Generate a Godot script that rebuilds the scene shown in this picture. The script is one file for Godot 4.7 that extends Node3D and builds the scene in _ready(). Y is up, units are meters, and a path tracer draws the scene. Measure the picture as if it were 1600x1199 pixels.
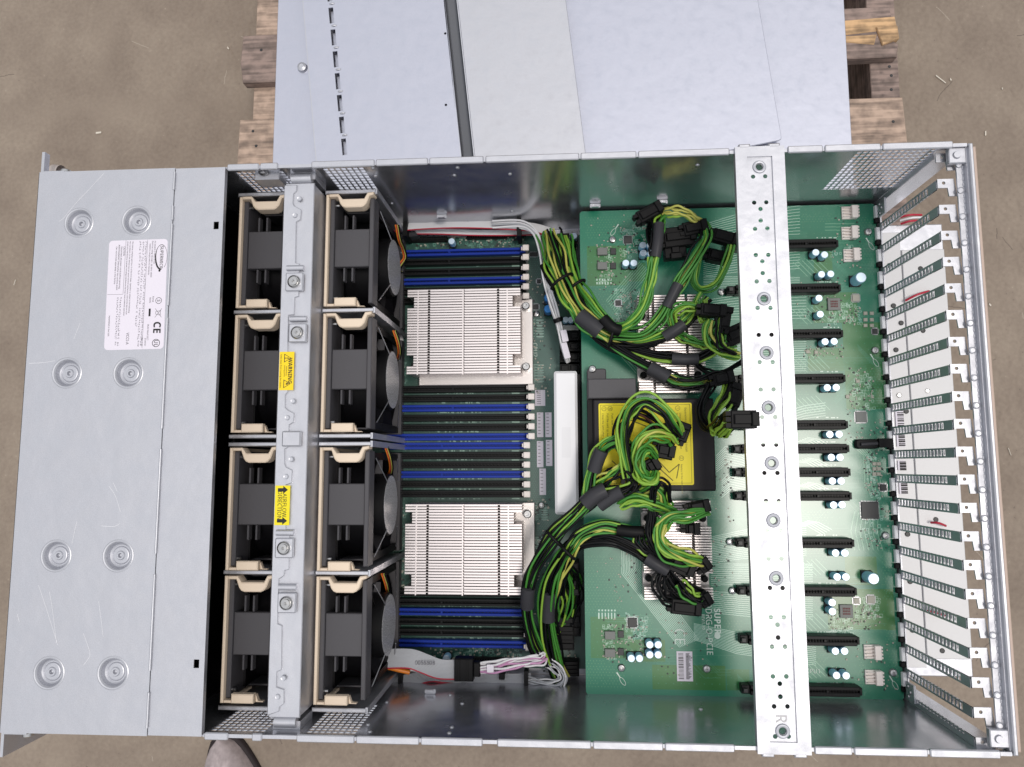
extends Node3D
# An opened rack server seen from above. Metres; the chassis base lies at y = 0, its front edge at x = 0, its far wall at z = 0.
const TOP := 0.178
const WID := 0.437
const LEN := 0.732
const BOARD := 0.060          # top of the expansion board
const MB := 0.010             # top of the motherboard
const PAL := -0.36            # top of the pallet
const GROUND := -0.50
const EYE := Vector3(0.42457, 0.73000, 0.23925)
const CAM_R := Vector3(0.99752774, -0.07021993, 0.00275186)
const CAM_D := Vector3(-0.01051643, -0.11044667, 0.99382641)
const CAM_F := Vector3(-0.06948249, -0.99139835, -0.11091208)
const FOCAL := 1155.94

var M := {}
var taken := {}
var rng := RandomNumberGenerator.new()

# a photograph pixel, carried along its sight line to the level y
func P(u: float, v: float, y: float) -> Vector3:
	var d: Vector3 = CAM_R * ((u - 800.0) / FOCAL) + CAM_D * ((v - 599.5) / FOCAL) + CAM_F
	return EYE + d * ((y - EYE.y) / d.y)

# ---------- mesh helpers ----------
func S() -> SurfaceTool:
	var s := SurfaceTool.new()
	s.begin(Mesh.PRIMITIVE_TRIANGLES)
	return s

func vert(s: SurfaceTool, p: Vector3, n: Vector3, uv := Vector2.ZERO) -> void:
	s.set_normal(n)
	s.set_uv(uv)
	s.add_vertex(p)

func tri(s: SurfaceTool, a: Vector3, b: Vector3, c: Vector3, n: Vector3) -> void:
	if (b - a).cross(c - a).dot(n) > 0.0:
		var t := b
		b = c
		c = t
	vert(s, a, n, Vector2(a.x, a.z))
	vert(s, b, n, Vector2(b.x, b.z))
	vert(s, c, n, Vector2(c.x, c.z))

func quad(s: SurfaceTool, a: Vector3, b: Vector3, c: Vector3, d: Vector3, out: Vector3) -> void:
	var n := (b - a).cross(c - a)
	if n.length() < 1e-14:
		n = (c - a).cross(d - a)
	n = n.normalized()
	if n.dot(out) < 0.0:
		n = -n
	tri(s, a, b, c, n)
	tri(s, a, c, d, n)

# quad with smooth normals
func squad(s: SurfaceTool, p: Array, n: Array) -> void:
	var o := [0, 1, 2, 0, 2, 3]
	var g: Vector3 = (p[1] - p[0]).cross(p[2] - p[0])
	if g.length() < 1e-14:
		g = (p[2] - p[0]).cross(p[3] - p[0])
	if g.dot(n[0] + n[1] + n[2] + n[3]) > 0.0:
		o = [0, 2, 1, 0, 3, 2]
	for k in o:
		vert(s, p[k], n[k], Vector2(p[k].x, p[k].z))

func bx(s: SurfaceTool, x0: float, x1: float, y0: float, y1: float, z0: float, z1: float, xf := Transform3D.IDENTITY) -> void:
	var c := xf * Vector3((x0 + x1) / 2, (y0 + y1) / 2, (z0 + z1) / 2)
	var v := []
	for i in 8:
		v.append(xf * Vector3(x1 if i & 1 else x0, y1 if i & 2 else y0, z1 if i & 4 else z0))
	for f in [[0, 1, 3, 2], [4, 5, 7, 6], [0, 1, 5, 4], [2, 3, 7, 6], [0, 2, 6, 4], [1, 3, 7, 5]]:
		var m: Vector3 = (v[f[0]] + v[f[2]]) / 2
		quad(s, v[f[0]], v[f[1]], v[f[2]], v[f[3]], m - c)

func rect(x0: float, x1: float, z0: float, z1: float) -> PackedVector2Array:
	return PackedVector2Array([Vector2(x0, z0), Vector2(x1, z0), Vector2(x1, z1), Vector2(x0, z1)])

func rrect(x0: float, x1: float, z0: float, z1: float, r: float, n := 4) -> PackedVector2Array:
	var o := PackedVector2Array()
	var cs := [Vector2(x1 - r, z0 + r), Vector2(x1 - r, z1 - r), Vector2(x0 + r, z1 - r), Vector2(x0 + r, z0 + r)]
	for k in 4:
		for i in n + 1:
			var a := -PI / 2 + k * PI / 2 + i * PI / 2 / n
			o.append(cs[k] + Vector2(cos(a), sin(a)) * r)
	return o

func circ(x: float, z: float, r: float, n := 16) -> PackedVector2Array:
	var o := PackedVector2Array()
	for i in n:
		o.append(Vector2(x + cos(TAU * i / n) * r, z + sin(TAU * i / n) * r))
	return o

# an outline in plan, extruded from y0 to y1, its upper edge bevelled by b
func prism(s: SurfaceTool, poly: PackedVector2Array, y0: float, y1: float, b := 0.0, xf := Transform3D.IDENTITY) -> void:
	var n := poly.size()
	var area := 0.0
	for i in n:
		area += poly[i].cross(poly[(i + 1) % n])
	var sg := 1.0 if area > 0 else -1.0
	var inn := PackedVector2Array()
	for i in n:
		var e0 := (poly[i] - poly[(i + n - 1) % n]).normalized()
		var e1 := (poly[(i + 1) % n] - poly[i]).normalized()
		var n0 := Vector2(-e0.y, e0.x) * sg
		var n1 := Vector2(-e1.y, e1.x) * sg
		var m := (n0 + n1)
		m = m / maxf(0.35, m.length_squared() / 2.0)
		inn.append(poly[i] + m * b)
	var up := (xf.basis * Vector3.UP).normalized()
	for i in n:
		var p := poly[i]
		var q := poly[(i + 1) % n]
		var e := (q - p).normalized()
		var o2 := Vector2(e.y, -e.x) * sg
		var out := xf.basis * Vector3(o2.x, 0, o2.y)
		quad(s, xf * Vector3(p.x, y0, p.y), xf * Vector3(q.x, y0, q.y), xf * Vector3(q.x, y1 - b, q.y), xf * Vector3(p.x, y1 - b, p.y), out)
		if b > 0.0:
			var pi := inn[i]
			var qi := inn[(i + 1) % n]
			quad(s, xf * Vector3(p.x, y1 - b, p.y), xf * Vector3(q.x, y1 - b, q.y), xf * Vector3(qi.x, y1, qi.y), xf * Vector3(pi.x, y1, pi.y), out + up)
	var tp := Geometry2D.triangulate_polygon(inn)
	for i in range(0, tp.size(), 3):
		tri(s, xf * Vector3(inn[tp[i]].x, y1, inn[tp[i]].y), xf * Vector3(inn[tp[i + 1]].x, y1, inn[tp[i + 1]].y), xf * Vector3(inn[tp[i + 2]].x, y1, inn[tp[i + 2]].y), up)
	var bp := Geometry2D.triangulate_polygon(poly)
	for i in range(0, bp.size(), 3):
		tri(s, xf * Vector3(poly[bp[i]].x, y0, poly[bp[i]].y), xf * Vector3(poly[bp[i + 1]].x, y0, poly[bp[i + 1]].y), xf * Vector3(poly[bp[i + 2]].x, y0, poly[bp[i + 2]].y), -up)

# a profile of (radius, height) turned round the local y axis; smooth where marked
func lathe(s: SurfaceTool, prof: Array, n := 20, xf := Transform3D.IDENTITY) -> void:
	for k in prof.size() - 1:
		var a: Vector2 = prof[k]
		var b: Vector2 = prof[k + 1]
		var d := b - a
		var nn := Vector2(d.y, -d.x).normalized()
		for i in n:
			var t0 := TAU * i / n
			var t1 := TAU * (i + 1) / n
			var r0 := Vector3(cos(t0), 0, sin(t0))
			var r1 := Vector3(cos(t1), 0, sin(t1))
			var m0 := xf.basis * (r0 * nn.x + Vector3.UP * nn.y)
			var m1 := xf.basis * (r1 * nn.x + Vector3.UP * nn.y)
			squad(s, [xf * (r0 * a.x + Vector3.UP * a.y), xf * (r1 * a.x + Vector3.UP * a.y), xf * (r1 * b.x + Vector3.UP * b.y), xf * (r0 * b.x + Vector3.UP * b.y)], [m0, m1, m1, m0])

func spline(c: Array, per := 6) -> Array:
	var o := []
	for i in c.size() - 1:
		var p0: Vector3 = c[maxi(i - 1, 0)]
		var p1: Vector3 = c[i]
		var p2: Vector3 = c[i + 1]
		var p3: Vector3 = c[mini(i + 2, c.size() - 1)]
		for k in per:
			o.append(p1.cubic_interpolate(p2, p0, p3, float(k) / per))
	o.append(c[c.size() - 1])
	return o

# a round tube along points; flat > 0 presses it into a band of that half-width
func tube(s: SurfaceTool, pts: Array, r: float, n := 6, flat := 0.0, r_end := -1.0) -> void:
	var rings := []
	var norms := []
	for i in pts.size():
		var t: Vector3 = (pts[mini(i + 1, pts.size() - 1)] - pts[maxi(i - 1, 0)])
		t = t.normalized()
		var side := t.cross(Vector3.UP)
		if side.length() < 0.15:
			side = t.cross(Vector3.BACK)
		side = side.normalized()
		var up := side.cross(t).normalized()
		var ring := []
		var nr := []
		var rr := r if r_end < 0.0 else lerpf(r, r_end, float(i) / (pts.size() - 1))
		for k in n:
			var a := TAU * k / n
			var w := flat if flat > 0.0 else rr
			ring.append(pts[i] + side * cos(a) * w + up * sin(a) * rr)
			nr.append((side * cos(a) * rr / w + up * sin(a)).normalized())
		rings.append(ring)
		norms.append(nr)
	for i in pts.size() - 1:
		for k in n:
			var j := (k + 1) % n
			squad(s, [rings[i][k], rings[i][j], rings[i + 1][j], rings[i + 1][k]], [norms[i][k], norms[i][j], norms[i + 1][j], norms[i + 1][k]])
	for e in [0, pts.size() - 1]:
		var out: Vector3 = (pts[0] - pts[1]) if e == 0 else (pts[e] - pts[e - 1])
		for k in range(1, n - 1):
			tri(s, rings[e][0], rings[e][k], rings[e][k + 1], out.normalized())

# ---------- scene helpers ----------
func numbered(called: String) -> String:
	var k: int = taken.get(called, 0)
	taken[called] = k + 1
	return called if k == 0 else "%s_%03d" % [called, k]

func thing(called: String, label: String, category: String, at := Vector3.ZERO, group := "") -> Node3D:
	var o := Node3D.new()
	o.name = numbered(called)
	add_child(o)
	o.position = at
	tag(o, label, category, group)
	return o

func tag(o: Node3D, label: String, category: String, group := "") -> void:
	o.set_meta("label", label)
	o.set_meta("category", category)
	if group != "":
		o.set_meta("group", group)

# meshes are written in world coordinates; a thing's own place is taken off again
func mi(called: String, s: SurfaceTool, m: Material, parent: Node = self) -> MeshInstance3D:
	var o := MeshInstance3D.new()
	o.mesh = s.commit()
	o.material_override = m
	return hang(called, o, parent)

func hang(called: String, o: Node3D, parent: Node = self) -> Node3D:
	o.name = numbered(called) if parent == self else called
	parent.add_child(o, true)
	if parent != self and parent.get_parent() == self:
		o.position -= (parent as Node3D).position
	return o

func inst(called: String, mesh: Mesh, m: Material, parent: Node, at: Vector3, turn := 0.0) -> MeshInstance3D:
	var o := MeshInstance3D.new()
	o.mesh = mesh
	o.material_override = m
	o.position = at
	o.rotation.y = turn
	return hang(called, o, parent)

func structure(o: Node3D) -> Node3D:
	o.set_meta("kind", "structure")
	return o

# flat lettering; down = true reads towards +z with its tops towards +x
func words(parent: Node, txt: String, h: float, at: Vector3, m: Material, down := true, bold := false, mid := true, called := "lettering") -> MeshInstance3D:
	var t := TextMesh.new()
	var f := SystemFont.new()
	f.font_names = PackedStringArray(["Droid Sans"])
	f.font_weight = 700 if bold else 400
	t.font = f
	t.text = txt
	t.font_size = 48
	t.pixel_size = 0.001
	t.depth = 0.002
	t.curve_step = 6.0
	t.horizontal_alignment = HORIZONTAL_ALIGNMENT_CENTER if mid else HORIZONTAL_ALIGNMENT_LEFT
	t.vertical_alignment = VERTICAL_ALIGNMENT_CENTER
	var o := MeshInstance3D.new()
	o.mesh = t
	o.material_override = m
	o.position = at
	o.basis = Basis(Vector3(0, 0, 1), Vector3(1, 0, 0), Vector3(0, 1, 0)) if down else Basis(Vector3(1, 0, 0), Vector3(0, 0, -1), Vector3(0, 1, 0))
	o.basis = o.basis.scaled(Vector3.ONE * (h / 0.034))
	return hang(called, o, parent)

# ---------- materials ----------
func mat(c: Color, rough := 0.6, metal := 0.0) -> StandardMaterial3D:
	var m := StandardMaterial3D.new()
	m.albedo_color = c
	m.roughness = rough
	m.metallic = metal
	return m

func noise_tex(freq: float, seed_: int, size: int, lo: Color, hi: Color, oct := 4, kind := FastNoiseLite.TYPE_SIMPLEX_SMOOTH) -> ImageTexture:
	var f := FastNoiseLite.new()
	f.seed = seed_
	f.frequency = freq
	f.noise_type = kind
	f.fractal_octaves = oct
	var im := f.get_seamless_image(size, size)
	im.convert(Image.FORMAT_RGB8)
	for y in size:
		for x in size:
			im.set_pixel(x, y, lo.lerp(hi, im.get_pixel(x, y).r))
	im.generate_mipmaps()
	return ImageTexture.create_from_image(im)

func bump_tex(freq: float, seed_: int, size: int, strength: float, oct := 3) -> ImageTexture:
	var f := FastNoiseLite.new()
	f.seed = seed_
	f.frequency = freq
	f.fractal_octaves = oct
	var im := f.get_seamless_image(size, size)
	im.convert(Image.FORMAT_RGBA8)
	im.bump_map_to_normal_map(strength)
	return ImageTexture.create_from_image(im)

func tri_map(m: StandardMaterial3D, scale_: float) -> StandardMaterial3D:
	m.uv1_triplanar = true
	m.uv1_world_triplanar = true
	m.uv1_scale = Vector3.ONE * scale_
	return m

func materials() -> void:
	# galvanised sheet: fine spangle, slightly uneven sheen
	var spangle := noise_tex(0.30, 5, 512, Color(0.90, 0.90, 0.90), Color(1, 1, 1), 4)
	var sheen := noise_tex(0.03, 9, 256, Color(0.34, 0.34, 0.34), Color(0.58, 0.58, 0.58), 6)
	var waves := bump_tex(0.012, 14, 256, 10.0, 6)
	# one zinc, several finishes: name, roughness, unevenness of the sheet
	for d in [["zinc", 1.02, 0.07], ["zinc_smooth", 1.02, 0.07], ["wall", 0.5, 0.0], ["lid", 1.0, 0.035], ["rear", 0.95, 0.06], ["zinc_rough", 1.05, 0.08], ["sheet", 1.1, 0.035]]:
		var m := mat(Color(0.80, 0.805, 0.83), d[1], 0.88)
		if d[0] == "lid":
			m.albedo_color = Color(0.79, 0.80, 0.85)
		m.albedo_texture = spangle
		m.roughness_texture = sheen
		m.roughness_texture_channel = BaseMaterial3D.TEXTURE_CHANNEL_GREEN
		m.normal_enabled = true
		m.normal_texture = waves
		m.normal_scale = d[2]
		M[d[0]] = tri_map(m, 7.0 if d[0] != "wall" else 5.0)
	M.wall.normal_enabled = false
	M.fin = mat(Color(0.87, 0.84, 0.835), 0.36, 0.85)
	M.scratch = mat(Color(0.94, 0.94, 0.95), 0.55, 0.2)
	M.fin_base = mat(Color(0.80, 0.78, 0.77), 0.4, 0.85)
	M.screw = mat(Color(0.72, 0.72, 0.72), 0.28, 1.0)
	M.nickel = mat(Color(0.62, 0.62, 0.63), 0.3, 1.0)
	M.plastic = mat(Color(0.055, 0.055, 0.062), 0.5)
	M.fan = mat(Color(0.265, 0.26, 0.275), 0.55)
	M.fan_dark = mat(Color(0.045, 0.043, 0.055), 0.5)
	M.cream = mat(Color(0.87, 0.80, 0.715), 0.5)
	M.foil = mat(Color(0.88, 0.88, 0.90), 0.4, 0.0)
	M.foil.albedo_texture = noise_tex(0.2, 21, 128, Color(0.3, 0.3, 0.3), Color(1, 1, 1), 4)
	tri_map(M.foil, 24.0)
	M.blue_slot = mat(Color(0.12, 0.22, 0.60), 0.4)
	M.black_slot = mat(Color(0.08, 0.085, 0.09), 0.42)
	M.latch = mat(Color(0.90, 0.87, 0.85), 0.5)
	M.white = mat(Color(0.90, 0.90, 0.91), 0.5)
	M.contact = mat(Color(0.20, 0.20, 0.20), 0.4, 0.5)
	M.gold = mat(Color(0.80, 0.66, 0.36), 0.35, 0.9)
	M.yellow = mat(Color(0.90, 0.83, 0.03), 0.5)
	M.yellow_tape = mat(Color(0.93, 0.80, 0.03), 0.45)
	M.ink = mat(Color(0.06, 0.06, 0.065), 0.6)
	M.faint_ink = mat(Color(0.34, 0.33, 0.36), 0.7)
	M.silk = mat(Color(0.80, 0.86, 0.82), 0.6)
	M.paper = mat(Color(0.86, 0.84, 0.88), 0.5)
	M.can = mat(Color(0.62, 0.82, 0.93), 0.35, 0.25)
	M.can_cap = mat(Color(0.80, 0.87, 0.93), 0.38, 0.55)
	M.can_blue = mat(Color(0.22, 0.52, 0.80), 0.35, 0.3)
	M.can_foot = mat(Color(0.05, 0.05, 0.05), 0.5)
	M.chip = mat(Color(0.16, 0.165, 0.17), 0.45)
	M.chip_grey = mat(Color(0.44, 0.45, 0.44), 0.5)
	M.smd = mat(Color(0.66, 0.65, 0.60), 0.5)
	M.w_green = mat(Color(0.24, 0.50, 0.18), 0.46)
	M.w_lime = mat(Color(0.52, 0.68, 0.24), 0.46)
	M.w_yellow = mat(Color(0.70, 0.70, 0.34), 0.46)
	M.w_black = mat(Color(0.045, 0.05, 0.06), 0.38)
	M.w_white = mat(Color(0.86, 0.86, 0.87), 0.4)
	M.w_grey = mat(Color(0.66, 0.67, 0.69), 0.45)
	M.w_red = mat(Color(0.68, 0.12, 0.22), 0.4)
	M.w_orange = mat(Color(0.90, 0.52, 0.16), 0.4)
	M.sleeve = mat(Color(0.22, 0.22, 0.235), 0.42)
	M.wire_steel = mat(Color(0.70, 0.70, 0.72), 0.3, 0.9)
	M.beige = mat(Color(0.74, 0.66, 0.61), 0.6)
	M.tray = mat(Color(0.15, 0.14, 0.15), 0.48)
	for k in ["black_slot", "plastic", "blue_slot", "fan_dark", "tray", "sleeve", "w_black", "contact"]:
		M[k].metallic_specular = 0.3
	# concrete: tan-grey, blotched and speckled
	var g := mat(Color(1, 1, 1), 0.85)
	var big := FastNoiseLite.new()
	big.seed = 4
	big.frequency = 0.006
	big.fractal_octaves = 5
	var fine := FastNoiseLite.new()
	fine.seed = 8
	fine.frequency = 0.09
	fine.fractal_octaves = 4
	var N := 1024
	var a := big.get_seamless_image(N, N)
	var b := fine.get_seamless_image(N, N)
	var im := Image.create(N, N, false, Image.FORMAT_RGB8)
	rng.seed = 40
	for y in N:
		for x in N:
			var k := a.get_pixel(x, y).r
			var f := b.get_pixel(x, y).r
			var c := Color(0.475, 0.425, 0.38).lerp(Color(0.58, 0.53, 0.475), clampf(k * 0.75 + f * 0.45 - 0.1, 0, 1))
			if f > 0.90:
				c = c.lerp(Color(0.70, 0.65, 0.60), 0.5)
			if f < 0.10:
				c = c.lerp(Color(0.33, 0.29, 0.27), 0.5)
			im.set_pixel(x, y, c)
	for k in 45:
		var p := Vector2(rng.randf() * N, rng.randf() * N)
		var d := Vector2.RIGHT.rotated(rng.randf() * TAU)
		for q in rng.randi_range(5, 60):
			p += d
			d = d.rotated(rng.randf_range(-0.1, 0.1))
			im.set_pixel(posmod(int(p.x), N), posmod(int(p.y), N), Color(0.66, 0.62, 0.57) if k % 2 == 0 else Color(0.36, 0.32, 0.29))
	g.albedo_texture = ImageTexture.create_from_image(im)
	g.normal_enabled = true
	g.normal_texture = bump_tex(0.08, 77, 512, 4.0)
	g.normal_scale = 0.35
	M.concrete = tri_map(g, 1.1)
	# pallet boards, a few tones, grain along x
	for k in 4:
		var wd := mat(Color.WHITE, 0.8)
		var nf := FastNoiseLite.new()
		nf.seed = 60 + k
		nf.frequency = 0.02
		nf.fractal_octaves = 4
		var wi := Image.create(256, 256, false, Image.FORMAT_RGB8)
		var tone: Color = [Color(0.69, 0.59, 0.535), Color(0.74, 0.645, 0.575), Color(0.83, 0.68, 0.51), Color(0.60, 0.525, 0.49)][k]
		for y in 256:
			for x in 256:
				var v := nf.get_noise_2d(x * 0.35, y * 5.0) + 0.6 * nf.get_noise_2d(x * 2.0 + 400, y * 2.0)
				var cc := tone.lerp(tone.darkened(0.38), clampf(0.35 + v * 0.9, 0, 1))
				wi.set_pixel(x, y, cc)
		wd.albedo_texture = ImageTexture.create_from_image(wi)
		M["wood%d" % k] = tri_map(wd, 4.0)
	# shoe suede
	M.suede = mat(Color(0.74, 0.69, 0.69), 0.9)
	M.suede.albedo_texture = noise_tex(0.06, 31, 128, Color(0.75, 0.75, 0.75), Color(1, 1, 1), 4)
	tri_map(M.suede, 12.0)
	M.sole = mat(Color(0.13, 0.09, 0.10), 0.7)

func _ready() -> void:
	var cam := Camera3D.new()
	cam.name = "camera"
	add_child(cam)
	cam.transform = Transform3D(Basis(CAM_R, -CAM_D, -CAM_F), EYE)
	cam.fov = rad_to_deg(2.0 * atan(599.5 / FOCAL))
	cam.near = 0.02
	cam.far = 100.0
	cam.current = true
	var we := WorldEnvironment.new()
	we.name = "environment"
	var env := Environment.new()
	env.background_mode = Environment.BG_SKY
	var sky := Sky.new()
	var sm := ProceduralSkyMaterial.new()
	sm.sky_top_color = Color(0.90, 0.905, 0.92)
	sm.sky_horizon_color = Color(0.50, 0.50, 0.50)
	sm.sky_curve = 0.35
	sm.ground_bottom_color = Color(0.30, 0.28, 0.26)
	sm.ground_horizon_color = Color(0.42, 0.40, 0.38)
	sky.sky_material = sm
	env.sky = sky
	env.background_energy_multiplier = 0.95
	env.tonemap_mode = Environment.TONE_MAPPER_LINEAR
	env.tonemap_exposure = 1.38
	env.sdfgi_enabled = true
	env.ssao_enabled = true
	env.ssil_enabled = true
	we.environment = env
	add_child(we)
	var sun := DirectionalLight3D.new()
	sun.name = "sun"
	sun.light_energy = 0.32
	sun.light_angular_distance = 13.0
	sun.light_color = Color(1.0, 0.97, 0.94)
	sun.shadow_enabled = true
	add_child(sun)
	sun.look_at_from_position(Vector3(0.272, 1.0, 0.045), Vector3.ZERO, Vector3.FORWARD)

	materials()
	surroundings()
	chassis()
	rear_wall()
	crossbars()
	fans()
	motherboard()
	heatsinks()
	expansion_board()
	bracket_and_module()
	power_cables()
	data_cables()
	print("done")

# ---------- floor, pallet, the other servers, shoe ----------
func surroundings() -> void:
	var s := S()
	bx(s, -6, 7, GROUND - 0.1, GROUND, -6, 6)
	structure(mi("ground", s, M.concrete))
	# a few pale flecks on the floor
	s = S()
	for q in [[1462, 118, 1478, 130, 2.0], [1484, 123, 1487, 126, 3], [1565, 137, 1567, 140, 2], [1539, 205, 1541, 212, 4], [355, 74, 358, 77, 3], [150, 208, 158, 207, 3], [1545, 475, 1549, 478, 3], [24, 437, 22, 446, 2], [1430, 480, 1432, 483, 2], [1575, 700, 1580, 712, 1.2]]:
		var a := P(q[0], q[1], GROUND + 0.001)
		var b := P(q[2], q[3], GROUND + 0.001)
		var e := (b - a).normalized() if (b - a).length() > 0 else Vector3.RIGHT
		var w := Vector3(-e.z, 0, e.x) * float(q[4]) * 0.0005
		prism(s, PackedVector2Array([Vector2(a.x - w.x, a.z - w.z), Vector2(b.x, b.z - absf(w.z)), Vector2(b.x + w.x, b.z + w.z), Vector2(a.x, a.z + absf(w.z) + 0.0004)]), GROUND, GROUND + 0.002)
	var fl := mi("floor_debris", s, mat(Color(0.80, 0.77, 0.72), 0.8))
	fl.set_meta("kind", "stuff")
	tag(fl, "pale flecks and splinters scattered on the concrete floor", "debris")
	pallet()
	# the server standing on the pallet behind
	var bx0 := 0.046
	var bx1 := 0.786
	var z1 := -0.010
	var z0 := -0.452
	var r := thing("closed_server", "closed silver server lying on the pallet under the loose cover sheet", "server", Vector3(0.41, PAL, -0.23))
	s = S()
	prism(s, rect(bx0, bx1, z0, z1), PAL, -0.1835, 0.001)
	mi("body", s, M.zinc_rough, r)
	s = S()
	prism(s, rect(bx0 - 0.001, bx1 + 0.001, z0, z1), -0.1835, -0.182, 0.0006)
	mi("lid", s, M.lid, r)
	s = S()
	lathe(s, [Vector2(0.007, -0.182), Vector2(0.006, -0.178), Vector2(0.003, -0.1765), Vector2(0, -0.1765)], 16, Transform3D(Basis(), Vector3(P(472, 105, -0.18).x, 0, P(472, 105, -0.18).z)))
	mi("dome_rivet", s, M.zinc_smooth, r)
	# the removed cover, laid skew on it
	var yl := -0.182
	var c := thing("loose_cover", "removed sheet metal cover lying skewed on the closed server, with louvre slots", "cover", Vector3(0.44, yl, -0.2))
	var A := P(497, 250, yl + 0.022) - Vector3.UP * 0.016
	var Bq := P(476, 0, yl + 0.022) - Vector3.UP * 0.016
	var along := (Bq - A).normalized()
	var lean: float = atan2(along.x, -along.z)
	var xf := Transform3D(Basis(Vector3.UP, -lean), A)
	# local x across the cover, local -z away from the open server
	var wa: float = (xf.affine_inverse() * P(708, 120, yl + 0.023)).x
	var wb: float = (xf.affine_inverse() * P(727, 120, yl + 0.027)).x
	var wc: float = (xf.affine_inverse() * P(899, 120, yl + 0.026)).x
	var wd: float = (xf.affine_inverse() * P(1206, 120, yl + 0.022)).x
	var zn: float = 0.06
	s = S()
	var cs := CSGCombiner3D.new()
	cs.material_override = M.lid
	csg_box(cs, Vector3((wa) / 2, 0.022, -0.2), Vector3(wa, 0.0016, 0.52), false)
	for k in 8:
		var u := 540.0 - k * 3.3
		var p := xf.affine_inverse() * P(u, 233 - k * 34.0, yl + 0.022)
		csg_box(cs, Vector3(p.x, 0.022, p.z), Vector3(0.0062, 0.01, 0.022), true)
	for q in [[697, 57], [698, 168]]:
		var p := xf.affine_inverse() * P(q[0], q[1], yl + 0.022)
		csg_cyl(cs, Vector3(p.x, 0.022, p.z), 0.0016, 0.01)
	cs.transform = xf
	hang("louvred_panel", cs, c)
	var lip := S()
	for k in 8:
		var u := 541.0 - k * 3.3
		var p := P(u, 216 - k * 34.0, yl + 0.022)
		var arch := []
		for i in 7:
			var t := PI * i / 6
			arch.append(p + xf.basis * Vector3(-cos(t) * 0.0046, 0.001 + sin(t) * 0.0060, sin(t) * -0.001))
		var tongue := S()
		var q := P(u - 1, 233 - k * 34.0, yl + 0.0222)
		prism(tongue, rect(-0.0029, 0.0029, -0.0105, 0.0105), 0.0, 0.0012, 0.0004, Transform3D(xf.basis, q - Vector3.UP * 0.0016))
		mi("louvre_tongue", tongue, M.lid, c)
		var one := S()
		tube(one, arch, 0.0016, 6)
		mi("louvre_lip", one, M.zinc_smooth, c)
	# a sunk channel between the panels, then the raised plain panel, then the wide flat one
	s = S()
	bx(s, wa - 0.0012, wa, -0.005, 0.0228, -0.46, 0.06, xf)
	bx(s, wa, wb, -0.0056, -0.0050, -0.46, 0.06, xf)
	bx(s, wb, wb + 0.0012, -0.005, 0.0268, -0.46, 0.06, xf)
	mi("sunk_channel", s, M.zinc_rough, c)
	s = S()
	prism(s, rect(wa + 0.0006, wb - 0.0006, -0.46, 0.06), -0.0050, 0.0120, 0.002, xf)  # plain dark grey strip filling the lower part of the channel
	mi("grey_strip", s, mat(Color(0.42, 0.43, 0.45), 0.9), c)
	s = S()
	prism(s, rect(wb + 0.0012, wc, -0.46, 0.06), 0.0250, 0.0268, 0.0006, xf)
	bx(s, wc - 0.001, wc, 0.0044, 0.0250, -0.46, 0.06, xf)
	mi("plain_panel", s, M.sheet, c)
	s = S()
	var cn := xf.affine_inverse() * P(1222, 219, yl + 0.010)
	var cl := xf.affine_inverse() * P(1130, 237, yl + 0.010)
	var zc := cn.z
	prism(s, PackedVector2Array([Vector2(wc, -0.46), Vector2(wd, -0.46), Vector2(cn.x, zc - 0.004), Vector2(cn.x - 0.0012, zc - 0.001), Vector2(cn.x - 0.004, zc), Vector2(cl.x, cl.z), Vector2(cl.x - 0.06, 0.06), Vector2(wc, 0.06)]), 0.0026, 0.0042, 0.0006, xf)
	var wide := mi("wide_panel", s, M.lid, c)
	for q in [[893, 15], [912, 128]]:
		s = S()
		lathe(s, [Vector2(0.0022, 0.0), Vector2(0.0016, 0.0006), Vector2(0.0007, 0.0002), Vector2(0, 0.0002)], 10, Transform3D(Basis(), P(q[0] + 2, q[1], yl + 0.0042)))
		mi("rivet", s, M.nickel, wide)
	s = S()
	bx(s, 0.02, wa - 0.01, 0.0002, 0.0212, -0.40, -0.39, xf)
	bx(s, 0.02, wa - 0.01, 0.0002, 0.0212, 0.02, 0.03, xf)
	bx(s, -0.0012, 0.0, -0.0002, 0.0228, -0.46, 0.06, xf)
	bx(s, wc + 0.01, wd - 0.01, 0.0002, 0.0026, -0.40, -0.39, xf)
	bx(s, wc + 0.01, cl.x - 0.02, 0.0002, 0.0026, 0.00, 0.01, xf)
	mi("stiffener", s, M.zinc_rough, c)
	# two more servers carry the open one
	for k in 2:
		var y1 := -0.0008 - 0.179 * k
		var sh := 0.066 if k == 0 else 0.02
		var t := thing("stacked_server", ["server with white rear deck directly under the open server", "bottom server of the stack, standing on the pallet"][k], "server", Vector3(0.37, y1 - 0.178, 0.22))
		s = S()
		prism(s, rect(sh, sh + LEN - 0.001, 0.004, WID - 0.004), y1 - 0.178, y1 - 0.0012, 0.001)
		mi("body", s, M.zinc_rough, t)
		if k == 0:
			stacked_deck(t, y1)

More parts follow.
